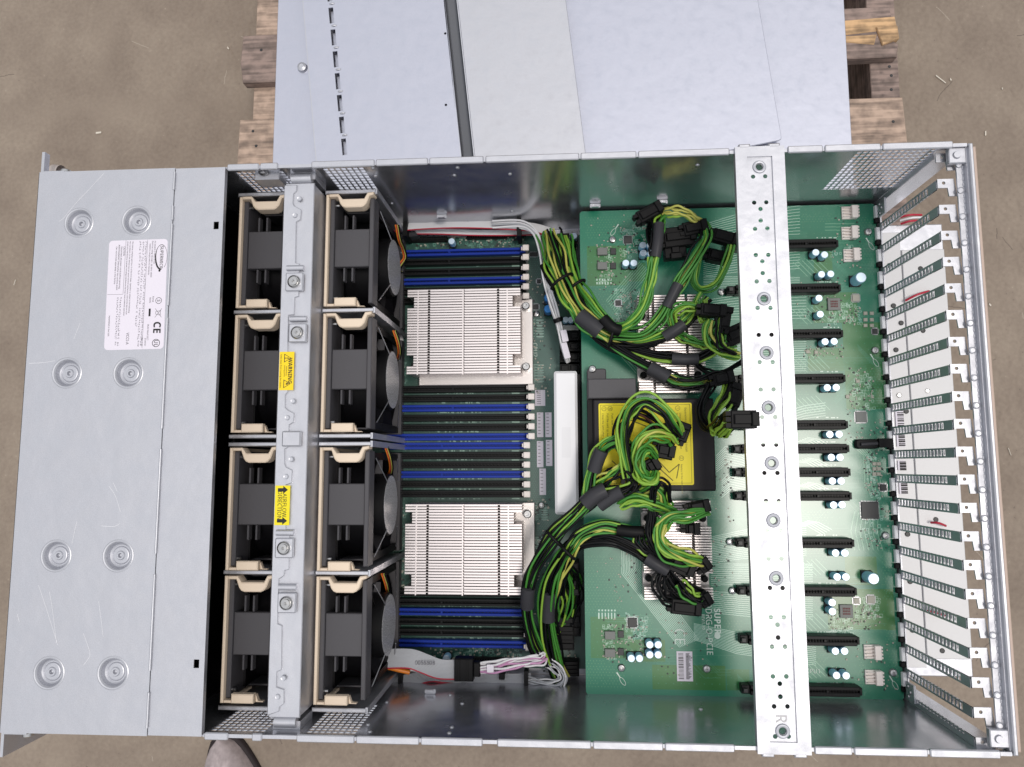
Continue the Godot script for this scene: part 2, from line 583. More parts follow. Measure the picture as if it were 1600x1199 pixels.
# what the expansion slots look down on: the deck of the server below
func stacked_deck(t: Node3D, y1: float) -> void:
	var dm := mat(Color(0.76, 0.76, 0.765), 0.5, 0.25)
	var s := S()
	prism(s, rect(0.60, 0.7555, 0.012, WID - 0.012), y1 - 0.0012, y1, 0.0004)
	var d := mi("rear_deck", s, dm, t)
	s = S()
	prism(s, rect(0.7562, 0.7965, 0.030, WID - 0.020), y1 - 0.0012, y1 + 0.0006, 0.0006)
	mi("rear_flap", s, dm, t)
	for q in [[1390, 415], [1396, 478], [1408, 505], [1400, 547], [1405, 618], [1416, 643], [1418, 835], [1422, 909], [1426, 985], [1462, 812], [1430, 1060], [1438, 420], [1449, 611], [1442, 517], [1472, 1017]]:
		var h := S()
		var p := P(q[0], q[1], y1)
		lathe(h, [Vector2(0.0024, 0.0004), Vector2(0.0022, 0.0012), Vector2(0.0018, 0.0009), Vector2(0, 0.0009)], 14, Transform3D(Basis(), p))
		mi("hole_disc" if q[0] % 2 == 0 else "screw", h, M.chip if q[0] % 2 == 0 else M.screw, t)  # dark discs stand in for open holes, their shade put into the colour
	for q in [[1398, 640, 1412, 668], [1400, 676, 1414, 698], [1402, 720, 1414, 735], [1404, 752, 1417, 772]]:
		var a := P(q[0], q[1], y1)
		var b := P(q[2], q[3], y1)
		var l := S()
		prism(l, rect(minf(a.x, b.x), maxf(a.x, b.x), minf(a.z, b.z), maxf(a.z, b.z)), y1, y1 + 0.0014)
		var lab := mi("barcode_label", l, M.paper, t)
		l = S()
		for k in 9:
			var z := lerpf(a.z, b.z, (k + 0.7) / 10.0)
			bx(l, a.x + 0.0015, a.x + 0.0075, y1 + 0.0014, y1 + 0.00155, z, z + 0.0005 + 0.0004 * (k % 3))
		mi("barcode", l, M.ink, lab)
	for q in [[1405, 340, 1440, 336], [1407, 345, 1445, 340], [1408, 350, 1438, 345], [1415, 470, 1452, 455], [1455, 817, 1478, 822], [1445, 955, 1476, 962]]:
		var w := S()
		tube(w, spline([P(q[0], q[1], y1 + 0.004), P((q[0] + q[2]) / 2.0, (q[1] + q[3]) / 2.0 - 2, y1 + 0.010), P(q[2], q[3], y1 + 0.004)], 5), 0.0011, 6)
		mi("red_wire", w, M.w_red if q[1] != 345 else M.w_white, t)

func pallet() -> void:
	var at := Vector3(0.41, GROUND, -0.1)
	var t := thing("wooden_pallet", "worn wooden pallet on the concrete floor, carrying the servers", "pallet", at)
	var x0 := -0.082
	var x1 := 0.934
	# deck boards lie along x, at the depths the photograph shows; stringers under them along z
	var deck := [[-0.700, -0.560, 0, 0.0, 0.0], [-0.452, -0.372, 3, -0.003, 0.0], [-0.310, -0.160, 1, -0.003, 0.001], [-0.110, 0.02, 0, 0, 0], [0.08, 0.20, 1, 0, 0], [0.26, 0.37, 0, 0, 0], [0.42, 0.52, 3, 0, 0]]
	for k in deck.size():
		var d: Array = deck[k]
		var s := S()
		if k == 1:
			# the near end of this board is splintered on its far side in the photograph
			prism(s, PackedVector2Array([Vector2(x0 + d[3], d[0]), Vector2(x1 - 0.01, d[0] - 0.001), Vector2(x1 - 0.006, d[0] + 0.02), Vector2(x1 - 0.012, d[0] + 0.05), Vector2(x1, d[1] - 0.02), Vector2(x1 - 0.003, d[1]), Vector2(0.5, d[1] + 0.002), Vector2(x0 + d[3] + 0.002, d[1]), Vector2(x0 + d[3] - 0.003, d[1] - 0.035)]), PAL - 0.018, PAL, 0.0015)
		else:
			prism(s, PackedVector2Array([Vector2(x0 + d[3], d[0]), Vector2(x1 + d[4], d[0] + 0.002), Vector2(x1 + d[4] + 0.003, (d[0] + d[1]) / 2), Vector2(x1 + d[4], d[1]), Vector2(x0 + d[3] + 0.002, d[1]), Vector2(x0 + d[3] - 0.002, (d[0] + d[1]) / 2 + 0.01)]), PAL - 0.018, PAL, 0.0015)
		mi("plank", s, M["wood%d" % d[2]], t)
	# fresh broken edge and splinter on the second board
	for q in [[[1312, 33], [1398, 26], [1402, 45], [1313, 56]], [[1313, 57], [1370, 54], [1366, 70], [1314, 66]], [[1368, 44], [1401, 42], [1404, 62], [1378, 72]]]:
		var s := S()
		var poly := PackedVector2Array()
		for e in q:
			var p := P(e[0], e[1], PAL)
			poly.append(Vector2(p.x, p.z))
		prism(s, poly, PAL - 0.016, PAL + 0.001 + 0.0015 * (q[0][1] % 3), 0.001)
		mi("splinter", s, M.wood2, t)
	for k in 3:
		var x: float = [x0 + 0.010, 0.405, x1 - 0.036][k]
		var s := S()
		prism(s, rect(x, x + 0.042, -0.71, 0.53), GROUND + 0.018, PAL - 0.018, 0.001)
		mi("stringer", s, M["wood%d" % [1, 0, 3][k]], t)
	for z in [-0.66, -0.30, -0.09, 0.12, 0.44]:
		var s := S()
		prism(s, rect(x0, x1, z, z + 0.09), GROUND, GROUND + 0.018, 0.001)
		mi("bottom_plank", s, M.wood0, t)
	for q in [[1393, 118], [1393, 140], [1396, 190], [1390, 104], [408, 78], [395, 205], [400, 228]]:
		var s := S()
		lathe(s, [Vector2(0.0024, 0.0), Vector2(0.002, 0.0006), Vector2(0, 0.0006)], 8, Transform3D(Basis(), P(q[0], q[1], PAL)))
		mi("nail", s, M.chip, t)
	shoe()

func shoe() -> void:
	var toe := P(328, 1160, GROUND + 0.05)
	var head := Vector3(0.28, 0, 1.0).normalized()
	var side := Vector3(head.z, 0, -head.x)
	var t := thing("shoe", "grey mauve suede shoe toe on the floor beside the chassis", "shoe", Vector3(toe.x, GROUND, toe.z) + head * 0.14)
	for layer in 2:
		var s := S()
		var prev := []
		var pn := []
		for i in 25:
			var a := i / 24.0
			var d := a * 0.29
			var w := 0.064 * pow(sin(clampf(a * 1.25 + 0.0001, 0, 1) * PI / 2), 0.5) * (1.0 - 0.22 * smoothstep(0.35, 0.6, a)) * (1.0 - 0.5 * smoothstep(0.93, 1.0, a))
			var h := 0.026 + 0.026 * sin(clampf(a * 3.2, 0, 1) * PI / 2) + 0.05 * smoothstep(0.35, 0.8, a)
			if layer == 1:
				w += 0.0035
				h = 0.011
			if i == 0:
				w = 0.002
			var ring := []
			var nr := []
			for k in 15:
				var b := PI * k / 14
				var c := cos(b)
				var sn := sin(b)
				var e := 0.42 if layer == 0 else 0.25
				ring.append(Vector3(toe.x, GROUND, toe.z) + head * (d + (0.004 if layer == 0 else -0.003)) + side * signf(c) * pow(absf(c), 0.7) * w + Vector3.UP * (0.002 + pow(sn, e) * h))
				nr.append((side * c / maxf(w, 0.01) + Vector3.UP * sn / h - head * (0.9 / 0.05) * pow(1 - a, 6)).normalized())
			if i > 0:
				for k in 14:
					squad(s, [prev[k], prev[k + 1], ring[k + 1], ring[k]], [pn[k], pn[k + 1], nr[k + 1], nr[k]])
			prev = ring
			pn = nr
		mi(["upper", "sole"][layer], s, [M.suede, M.sole][layer], t)
	for q in [[0.052, 0.0365], [0.066, 0.0385]]:
		var s := S()
		var arc := []
		for k in 13:
			var b := PI * (0.12 + 0.76 * k / 12)
			var hh: float = 0.026 + 0.026 * sin(clampf(q[0] / 0.29 * 3.2, 0, 1) * PI / 2)
			arc.append(Vector3(toe.x, GROUND, toe.z) + head * (q[0] + 0.018 * pow(cos(b), 2.0) + 0.004) + side * signf(cos(b)) * pow(absf(cos(b)), 0.7) * q[1] * 1.06 + Vector3.UP * (0.002 + pow(sin(b), 0.42) * hh))
		tube(s, arc, 0.0009, 5)
		mi("stitching", s, M.sole, t)

# ---------- boolean helpers ----------
func csg_box(parent: CSGCombiner3D, at: Vector3, size: Vector3, cut: bool) -> void:
	var b := CSGBox3D.new()
	b.size = size
	b.position = at
	b.operation = CSGShape3D.OPERATION_SUBTRACTION if cut else CSGShape3D.OPERATION_UNION
	b.name = "cut" if cut else "sheet"
	parent.add_child(b, true)

func csg_cyl(parent: CSGCombiner3D, at: Vector3, r: float, h: float, n := 18) -> void:
	var b := CSGCylinder3D.new()
	b.radius = r
	b.height = h
	b.sides = n
	b.position = at
	b.operation = CSGShape3D.OPERATION_SUBTRACTION
	b.name = "cut"
	parent.add_child(b, true)

# ---------- the open chassis ----------
var box: Node3D
func chassis() -> void:
	box = thing("open_server", "open silver rack server chassis on top of the stack, its lid removed", "server", Vector3(0.37, 0, 0.22))
	var s := S()
	bx(s, 0.002, LEN - 0.002, 0.0, 0.0012, 0.0015, WID - 0.0015)
	mi("floor_pan", s, M.zinc_rough, box)
	# front cover with sunk dimples and two latch holes
	var cv := CSGCombiner3D.new()
	cv.material_override = M.zinc
	csg_box(cv, Vector3(0.1144 / 2, TOP - 0.0006, WID / 2), Vector3(0.1144, 0.0012, WID), false)
	var dim := [[123, 348], [213, 345], [104, 583], [200, 583], [87, 869], [184, 869], [76, 1052], [176, 1052]]
	for q in dim:
		var p := P(q[0], q[1], TOP)
		csg_cyl(cv, p, 0.0108, 0.01, 32)
	hang("front_cover", cv, box)
	for q in dim:
		s = S()
		var p := P(q[0], q[1], TOP)
		lathe(s, [Vector2(0.0124, 0.0001), Vector2(0.0118, 0.0004), Vector2(0.0108, 0.0002), Vector2(0.0100, -0.0008), Vector2(0.0094, -0.0026), Vector2(0.0088, -0.0040), Vector2(0.0080, -0.0046), Vector2(0.0070, -0.0046), Vector2(0.0064, -0.0038), Vector2(0.0058, -0.0036), Vector2(0.0036, -0.0036), Vector2(0.0030, -0.0028), Vector2(0.0018, -0.0028), Vector2(0.0012, -0.0048), Vector2(0, -0.0050)], 32, Transform3D(Basis(), p))
		mi("sunk_dimple", s, M.zinc, cv)
	var cb := CSGCombiner3D.new()
	cb.material_override = M.zinc
	csg_box(cb, Vector3((0.1148 + 0.1558) / 2, TOP - 0.0012, WID / 2), Vector3(0.1558 - 0.1148, 0.0012, WID - 0.0006), false)
	for q in [[337, 352], [306, 1038]]:
		var p := P(q[0], q[1], TOP)
		csg_box(cb, p, Vector3(0.0042, 0.01, 0.0062), true)
	hang("cover_strip", cb, box)
	s = S()
	bx(s, 0.1546, 0.1558, TOP - 0.005, TOP - 0.0019, 0.001, WID - 0.001)
	mi("cover_return", s, M.zinc, box)
	# the turned seam between them, broken by short notches
	var seam := [[269, 298], [322, 345], [350, 478], [497, 670], [702, 865], [898, 1048], [1083, 1138]]
	for q in seam:
		s = S()
		var a := P(272, q[0], TOP)
		var b := P(235, q[1], TOP)
		tube(s, [Vector3(0.1143, TOP + 0.0002, maxf(a.z, 0.001)), Vector3(0.1143, TOP + 0.0002, b.z)], 0.0009, 8)
		mi("seam_bead", s, M.zinc_smooth, box)
	for q in [[[163, 270], [140, 295], [118, 318], [100, 340], [92, 346]], [[45, 568], [65, 567], [86, 564]], [[77, 925], [82, 955], [88, 1005]], [[154, 940], [158, 970], [161, 995]], [[130, 990], [138, 1012], [140, 1025], [130, 1040]], [[120, 815], [112, 850]], [[60, 915], [75, 960], [90, 1008]], [[27, 960], [30, 972]], [[170, 760], [180, 775], [188, 800]], [[177, 755], [183, 768]], [[158, 822], [178, 823], [187, 818]], [[125, 505], [115, 530]]]:
		s = S()
		var pl := []
		for e in q:
			pl.append(P(e[0], e[1], TOP))
		var sp := spline(pl, 4)
		for i in sp.size() - 1:
			var e: Vector3 = (sp[i + 1] - sp[i]).normalized()
			var w := Vector3(-e.z, 0, e.x) * 0.00010
			var u := Vector3.UP * 0.00008
			quad(s, sp[i] - w + u, sp[i] + w + u, sp[i + 1] + w + u, sp[i + 1] - w + u, Vector3.UP)
		mi("scratch", s, M.scratch, cv)
	# front face, dark bezel edge and the rack ears
	s = S()
	bx(s, -0.0015, 0.0, 0.002, TOP - 0.0014, 0.0, WID)
	bx(s, -0.0045, -0.0015, 0.004, TOP - 0.006, 0.004, WID - 0.004)
	mi("front_face", s, M.chip, box)
	for k in 2:
		var z0: float = [0.0, WID][k]
		var d: float = [-1.0, 1.0][k]
		s = S()
		var za := z0 + d * 0.0005
		var zb := z0 + d * 0.019
		var deep: float = [0.010, 0.165][k]
		bx(s, -0.0020, 0.0004, TOP - deep, TOP - 0.004, minf(za, zb), maxf(za, zb))
		bx(s, 0.0004, 0.018, TOP - deep, TOP - 0.004, minf(za, za + d * 0.002), maxf(za, za + d * 0.002))
		var ear := mi("rack_ear", s, M.zinc_smooth if k == 0 else M.zinc_rough, box)
		s = S()
		lathe(s, [Vector2(0.0045, 0), Vector2(0.004, 0.003), Vector2(0.002, 0.0042), Vector2(0.0008, 0.0035), Vector2(0, 0.0035)], 14, Transform3D(Basis(Vector3.RIGHT, d * PI / 2), Vector3(0.0145, TOP - 0.011, z0 + d * 0.0025)))
		mi("screw", s, M.screw, ear)
	s = S()
	lathe(s, [Vector2(0.009, 0), Vector2(0.010, 0.006), Vector2(0.008, 0.010), Vector2(0, 0.010)], 20, Transform3D(Basis(Vector3.BACK, PI / 2), Vector3(-0.002, TOP - 0.030, -0.009)))
	var kn := mat(Color(0.72, 0.68, 0.66), 0.25)
	mi("thumb_knob", s, kn, box)
	side_walls()
	product_label(box)

# one side wall with its pierced areas; the wall lies between z0 and z1
func side_walls() -> void:
	for k in 2:
		var za: float = [0.0, WID - 0.0012][k]
		var zb := za + 0.0012
		var inward: float = [1.0, -1.0][k]
		# pierced areas as [x0, x1, y0, y1]
		var holes: Array = [[[0.159, 0.199, 0.10, 0.168], [0.232, 0.266, 0.112, 0.170], [0.650, 0.7095, 0.092, 0.171]], [[0.157, 0.199, 0.10, 0.168], [0.230, 0.268, 0.10, 0.168]]][k]
		var s := S()
		var x := 0.0
		for h in holes:
			bx(s, x, h[0], 0.0, TOP - 0.002, za, zb)
			bx(s, h[0], h[1], 0.0, h[2], za, zb)
			bx(s, h[0], h[1], h[3], TOP - 0.002, za, zb)
			x = h[1]
		bx(s, x, LEN, 0.0, TOP - 0.002, za, zb)
		var w := mi("side_wall", s, M.wall, box)
		for h in holes:
			s = S()
			var px := 0.0043
			var n := int((h[1] - h[0]) / px)
			for i in n:
				var xx: float = h[0] + (h[1] - h[0]) * i / n
				bx(s, xx, xx + 0.0012, h[2], h[3], za + 0.0001, zb - 0.0001)
			var py := 0.0056
			var ny := int((h[3] - h[2]) / py)
			for j in ny:
				var yy: float = h[2] + (h[3] - h[2]) * j / ny
				bx(s, h[0], h[1], yy, yy + 0.0013, za + 0.0002, zb - 0.0002)
			mi("pierced_grille", s, M.wall, w)
		# turned-over rim, in lengths with small breaks
		var cuts: Array = [[0.1575, 0.1835], [0.1845, 0.199], [0.2265, 0.2775], [0.2785, 0.320], [0.3212, 0.364], [0.3655, 0.4385], [0.4397, 0.4825], [0.4838, 0.553], [0.5965, 0.6225], [0.624, 0.665], [0.6665, 0.7175]] if k == 0 else [[0.158, 0.176], [0.194, 0.2015], [0.2275, 0.2705], [0.2718, 0.318], [0.3192, 0.364], [0.3745, 0.4415], [0.4428, 0.492], [0.4932, 0.5415], [0.596, 0.6215], [0.6228, 0.672], [0.6735, 0.720]]
		var out := za if k == 0 else zb
		s = S()
		bx(s, 0.157, LEN - 0.004, TOP - 0.0034, TOP - 0.0014, minf(out - inward * 0.0004, out + inward * 0.0022), maxf(out - inward * 0.0004, out + inward * 0.0022))
		mi("rim", s, M.zinc, w)
		for c in cuts:
			s = S()
			var o0 := out - inward * 0.0020
			var o1 := out + inward * 0.0034
			prism(s, rrect(c[0], c[1], minf(o0, o1), maxf(o0, o1), 0.0012, 3), TOP - 0.0020, TOP, 0.0007)
			mi("rim_fold", s, M.zinc, w)
		# dimples pressed into the wall
		var dots: Array = [[583, 263], [587, 275], [715, 262], [710, 274], [797, 272], [612, 318], [800, 330], [1090, 258]] if k == 0 else [[703, 1087], [722, 1100], [706, 1137], [702, 1146], [604, 1098], [578, 1144], [1095, 1109], [575, 1133]]
		for q in dots:
			var d := P(q[0], q[1], 0.1)
			var dir := (d - EYE)
			var t: float = ((za if k == 1 else zb) - EYE.z) / dir.z
			var p := EYE + dir * t
			s = S()
			lathe(s, [Vector2(0.0018, 0), Vector2(0.0013, 0.0008), Vector2(0, 0.001)], 12, Transform3D(Basis(Vector3.RIGHT, inward * PI / 2), p))
			mi("pressed_stud", s, M.zinc_smooth, w)
		for q in ([[930, 318], [1035, 312], [690, 335]] if k == 0 else [[672, 1085]]):
			var d := P(q[0], q[1], 0.1)
			var dir := (d - EYE)
			var t: float = ((za if k == 1 else zb) - EYE.z) / dir.z
			var p := EYE + dir * t
			s = S()
			var z2 := p.z + inward * 0.004
			prism(s, rrect(p.x - 0.005, p.x + 0.005, minf(p.z, z2), maxf(p.z, z2), 0.0012, 2), p.y - 0.0012, p.y, 0.0003)
			bx(s, p.x - 0.003, p.x + 0.003, p.y, p.y + 0.003, minf(z2, z2 - inward * 0.001), maxf(z2, z2 - inward * 0.001))
			mi("lanced_hook", s, M.zinc, w)
	# bracket with screw on the far wall beside the cover, and the seats of the fan bar
	var s := S()
	var a := P(398, 262, 0.166)
	var b := P(436, 280, 0.166)
	prism(s, rect(a.x, b.x, a.z, b.z), 0.150, 0.1665, 0.0008)
	mi("corner_bracket", s, M.zinc, box)
	s = S()
	lathe(s, [Vector2(0.0045, 0), Vector2(0.0045, 0.001), Vector2(0.0034, 0.003), Vector2(0.0012, 0.0036), Vector2(0, 0.003)], 16, Transform3D(Basis(), P(412, 267, 0.1675)))
	mi("screw", s, M.nickel, box)

func product_label(cv: Node) -> void:
	var y := TOP + 0.00018
	var s := S()
	var xf := Transform3D(Basis(Vector3.UP, deg_to_rad(0.6)), Vector3(0.0877, 0, 0.1032))
	prism(s, rrect(-0.0243, 0.0243, -0.0443, 0.0443, 0.003, 4), TOP, y, 0.0, xf)
	var lab := mi("product_label", s, M.paper, cv)
	lab.set_meta("label", "pale lilac product label with dense small print and approval marks")
	var t := y + 0.00005
	# oval mark and name
	s = S()
	var c := Vector3(0.1067, t, 0.0735)
	for i in 40:
		var a0 := TAU * i / 40
		var a1 := TAU * (i + 1) / 40
		var th0 := 0.0002 + 0.0009 * pow(maxf(0.0, -cos(a0 + 0.5)), 1.5)
		var th1 := 0.0002 + 0.0009 * pow(maxf(0.0, -cos(a1 + 0.5)), 1.5)
		if absf(fposmod(a0, TAU) - 1.1) < 0.28:
			continue
		var d0 := Vector3(cos(a0) * 0.0050, 0, sin(a0) * 0.0104)
		var d1 := Vector3(cos(a1) * 0.0050, 0, sin(a1) * 0.0104)
		quad(s, c + d0, c + d0 * (1 - th0 / 0.005), c + d1 * (1 - th1 / 0.005), c + d1, Vector3.UP)
	prism(s, circ(0.1059, 0.0845, 0.0009, 12), y, t)
	mi("oval_logo", s, M.ink, lab)
	words(lab, "SUPERMICR", 0.0025, Vector3(0.1071, t, 0.0735), M.ink, true, false)
	# approval marks
	words(lab, "CE", 0.0058, Vector3(0.1062, t, 0.1302), M.ink, true, true)
	for r in [[0.1065, 0.1087, 0.0026, "S"], [0.1061, 0.1426, 0.0032, "UL"]]:
		s = S()
		for i in 24:
			var d0 := Vector3(cos(TAU * i / 24), 0, sin(TAU * i / 24)) * float(r[2])
			var d1 := Vector3(cos(TAU * (i + 1) / 24), 0, sin(TAU * (i + 1) / 24)) * float(r[2])
			var o := Vector3(r[0], t, r[1])
			quad(s, o + d0, o + d0 * 0.86, o + d1 * 0.86, o + d1, Vector3.UP)
		mi("ring_mark", s, M.ink, lab)
		words(lab, r[3], float(r[2]) * 0.95, Vector3(r[0], t, r[1]), M.ink)
	# crossed bin with its bar
	s = S()
	for q in [[0.1095, 0.1150, 0.1040, 0.1222], [0.1095, 0.1222, 0.1040, 0.1150], [0.1085, 0.1165, 0.1085, 0.1205], [0.1085, 0.1168, 0.1045, 0.1175], [0.1085, 0.1205, 0.1045, 0.1195], [0.1045, 0.1175, 0.1045, 0.1195]]:
		var a := Vector3(q[0], t, q[1])
		var b := Vector3(q[2], t, q[3])
		var w := (b - a).normalized().cross(Vector3.UP) * 0.00012
		quad(s, a - w, a + w, b + w, b - w, Vector3.UP)
	bx(s, 0.0988, 0.1004, y, t, 0.1150, 0.1212)
	mi("bin_mark", s, M.ink, lab)
	var lines := [["SYS-4028GR-TR  MADE IN USA", 0.1012, 0.0600, 0.0010], ["Electrical rating 100-240V~ 60-50Hz 1600W", 0.0992, 0.0600, 0.0011], ["Tested to comply with FCC Standards", 0.0972, 0.0620, 0.0011],
		["This device complies with Part 15 of the FCC Rules. Operation is subject to the following", 0.0827, 0.0600, 0.00105], ["two conditions: (1) this device may not cause harmful interference, and (2) this device must", 0.0806, 0.0600, 0.00103], ["accept any interference received, including interference that may cause undesired operation.", 0.0786, 0.0600, 0.00103],
		["CAUTION", 0.0758, 0.0640, 0.0013], ["Disconnect all power cords before servicing.", 0.0737, 0.0640, 0.00125], ["AVERTISSEMENT Debrancher les cordons avant", 0.0716, 0.0625, 0.00125], ["Can not be sold separately in the factory", 0.0695, 0.0640, 0.0012],
		["VCCI-A", 0.0826, 0.1340, 0.0022], ["Rev 1.00", 0.0945, 0.1380, 0.0013], ["Korea", 0.1020, 0.1050, 0.0013], ["RoHS", 0.0995, 0.1060, 0.0013], ["Multi-listed 05C7", 0.0990, 0.1275, 0.0012], ["E139761", 0.0972, 0.1385, 0.0012], ["Assembled in the USA", 0.0668, 0.1200, 0.0012]]
	for q in lines:
		words(lab, q[0], q[3], Vector3(q[1], t, q[2]), M.faint_ink, true, false, false)
	# the ruled boxes and the block of dense characters
	s = S()
	for q in [[0.0948, 0.0590, 0.0950, 0.1465], [0.0768, 0.0590, 0.0770, 0.1030], [0.0640, 0.1030, 0.0768, 0.1032]]:
		bx(s, q[0], q[2], y, t, q[1], q[3])
	rng.seed = 12
	for row in 5:
		var x := 0.0930 - row * 0.0024 if row < 3 else 0.0742 - (row - 3) * 0.0022
		var z := 0.0602 if row < 3 else 0.1052
		while z < (0.1455 if row < 2 else 0.1290 if row == 2 else 0.1440):
			for st_ in 5:
				var p := Vector2(x + rng.randf() * 0.0014, z + rng.randf() * 0.0013)
				if rng.randf() < 0.5:
					bx(s, p.x, p.x + 0.0007, y, t, p.y, p.y + 0.00016)
				else:
					bx(s, p.x, p.x + 0.00016, y, t, p.y - 0.0003, p.y + 0.0006)
			z += 0.0019 + (0.0015 if rng.randf() < 0.08 else 0.0)
	mi("dense_print", s, M.faint_ink, lab)

# ---------- rear wall with its expansion openings ----------
func rear_wall() -> void:
	var X := 0.7095
	var s := S()
	var pitch := 0.02030
	var z0 := 0.0028
	# sill below the openings, white and black tongues along it
	bx(s, X, X + 0.0012, 0.002, 0.060, 0.0014, WID - 0.0014)
	bx(s, X, X + 0.0012, 0.060, 0.0655, 0.0014, WID - 0.0014)
	var w := mi("rear_wall", s, M.rear, box)
	for k in 21:
		var z := z0 + pitch * k
		s = S()
		prism(s, rect(X - 0.0034, X - 0.0002, z + 0.004, z + 0.0150), 0.0606, 0.0650, 0.0005)
		mi("sill_tongue", s, M.white, w)
		s = S()
		prism(s, rect(X - 0.0040, X - 0.0002, z + 0.0158, z + 0.0200), 0.0606, 0.0640, 0.0005)
		mi("sill_clip", s, M.plastic, w)
	for k in 22:
		var z := z0 + pitch * k
		# slotted bar between two openings
		if k > 0:
			s = S()
			var h0 := 0.0655
			var h1 := 0.1648
			var zc := z + 0.0042
			var hw := 0.0037
			bx(s, X, X + 0.0011, h0, h1, zc - hw, zc - hw + 0.0013)
			bx(s, X, X + 0.0011, h0, h1, zc + hw - 0.0013, zc + hw)
			var n := 16
			for i in n + 1:
				var y := lerpf(h0, h1 - 0.013, float(i) / n)
				bx(s, X + 0.0001, X + 0.0010, y, y + (0.0018 if i < n else 0.013), zc - hw, zc + hw)
				if i < n:
					# lanced spring tongue behind each hole
					bx(s, X + 0.0014, X + 0.0034, y + 0.0026, y + 0.0031, zc - 0.0020, zc + 0.0016)
			mi("slotted_bar", s, M.rear, w)
		# stepped tab on top
		var zt := z
		var tb := CSGCombiner3D.new()
		tb.material_override = M.zinc_smooth
		var cp := CSGPolygon3D.new()
		cp.polygon = PackedVector2Array([Vector2(0, 0), Vector2(0.0120, 0), Vector2(0.0138, -0.0136), Vector2(0.0080, -0.0136), Vector2(0.0072, -0.0070), Vector2(0, -0.0070)])
		cp.depth = 0.0014
		cp.name = "sheet"
		# polygon (x, y) -> plan (x, -z), extruded downwards
		cp.transform = Transform3D(Basis(Vector3(1, 0, 0), Vector3(0, 0, -1), Vector3(0, 1, 0)), Vector3(X + 0.0005, 0.1664, zt))
		tb.add_child(cp)
		csg_cyl(tb, Vector3(X + 0.0050, 0.166, zt + 0.0032), 0.0013, 0.02, 14)
		hang("slot_tab", tb, w)
		if k < 21:
			s = S()
			lathe(s, [Vector2(0.0026, 0), Vector2(0.0024, 0.0008), Vector2(0.0016, 0.0012), Vector2(0, 0.0012)], 14, Transform3D(Basis(), Vector3(X + 0.0150, 0.1700, zt + 0.0108)))
			mi("pin_head", s, M.rear, w)
	# rear rim
	s = S()
	bx(s, X + 0.0132, LEN - 0.0031, 0.1682, 0.1698, 0.002, WID - 0.002)
	mi("rear_ledge", s, M.zinc_rough, w)
	s = S()
	bx(s, LEN - 0.0042, LEN - 0.0032, 0.1670, 0.1745, 0.0015, WID - 0.0015)
	mi("gasket_strip", s, M.rear, w)
	for k in 96:
		s = S()
		var z := 0.006 + 0.00445 * k
		bx(s, LEN - 0.0056, LEN - 0.0043, 0.1698, 0.1704, z, z + 0.0022)
		mi("gasket_finger", s, M.rear, w)
	s = S()
	prism(s, rect(LEN - 0.0032, LEN - 0.0002, 0.0, WID), TOP - 0.014, TOP, 0.0008)
	mi("rear_rim", s, M.zinc_smooth, w)
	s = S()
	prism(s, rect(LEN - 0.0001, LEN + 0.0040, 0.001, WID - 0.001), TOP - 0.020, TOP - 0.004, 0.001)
	mi("edge_strip", s, M.beige, w)  # beige puts the floor reflected in the metal flange into its colour
	for k in 2:
		s = S()
		var z: float = [0.006, WID - 0.012][k]
		prism(s, rect(X + 0.006, LEN - 0.004, z - 0.004, z + 0.008), TOP - 0.008, TOP - 0.0036, 0.0006)
		lathe(s, [Vector2(0.003, 0), Vector2(0.0024, 0.0014), Vector2(0, 0.0014)], 12, Transform3D(Basis(), Vector3(LEN - 0.011, TOP - 0.0036, z + 0.002)))
		mi("corner_plate", s, M.zinc, w)
	# pale end plates of the opening row, with their screws
	for q in [[[1383, 335], [1402, 315], [1405, 338], [1385, 352], 0], [[1423, 1072], [1450, 1072], [1450, 1092], [1424, 1080], 1]]:
		s = S()
		var poly := PackedVector2Array()
		var z: float = [0.0040, 0.4180][q[4]]
		bx(s, X - 0.0020, X - 0.0002, 0.0655, 0.0800, z + 0.001, z + 0.015)
		mi("end_plate", s, M.zinc_smooth, w)
		for e in 3:
			s = S()
			lathe(s, [Vector2(0.0017, 0), Vector2(0.0014, 0.0009), Vector2(0, 0.0009)], 10, Transform3D(Basis(Vector3.BACK, PI / 2), Vector3(X - 0.0020, 0.070 + 0.0035 * (e % 2), z + 0.004 + 0.004 * e)))
			mi("screw", s, M.nickel, w)
	s = S()
	bx(s, X, X + 0.0010, 0.0655, 0.163, 0.0016, 0.0060)
	mi("end_post", s, M.zinc, w)
	s = S()
	bx(s, X, X + 0.0010, 0.0655, 0.163, WID - 0.0050, WID - 0.0016)
	mi("end_post", s, M.zinc, w)

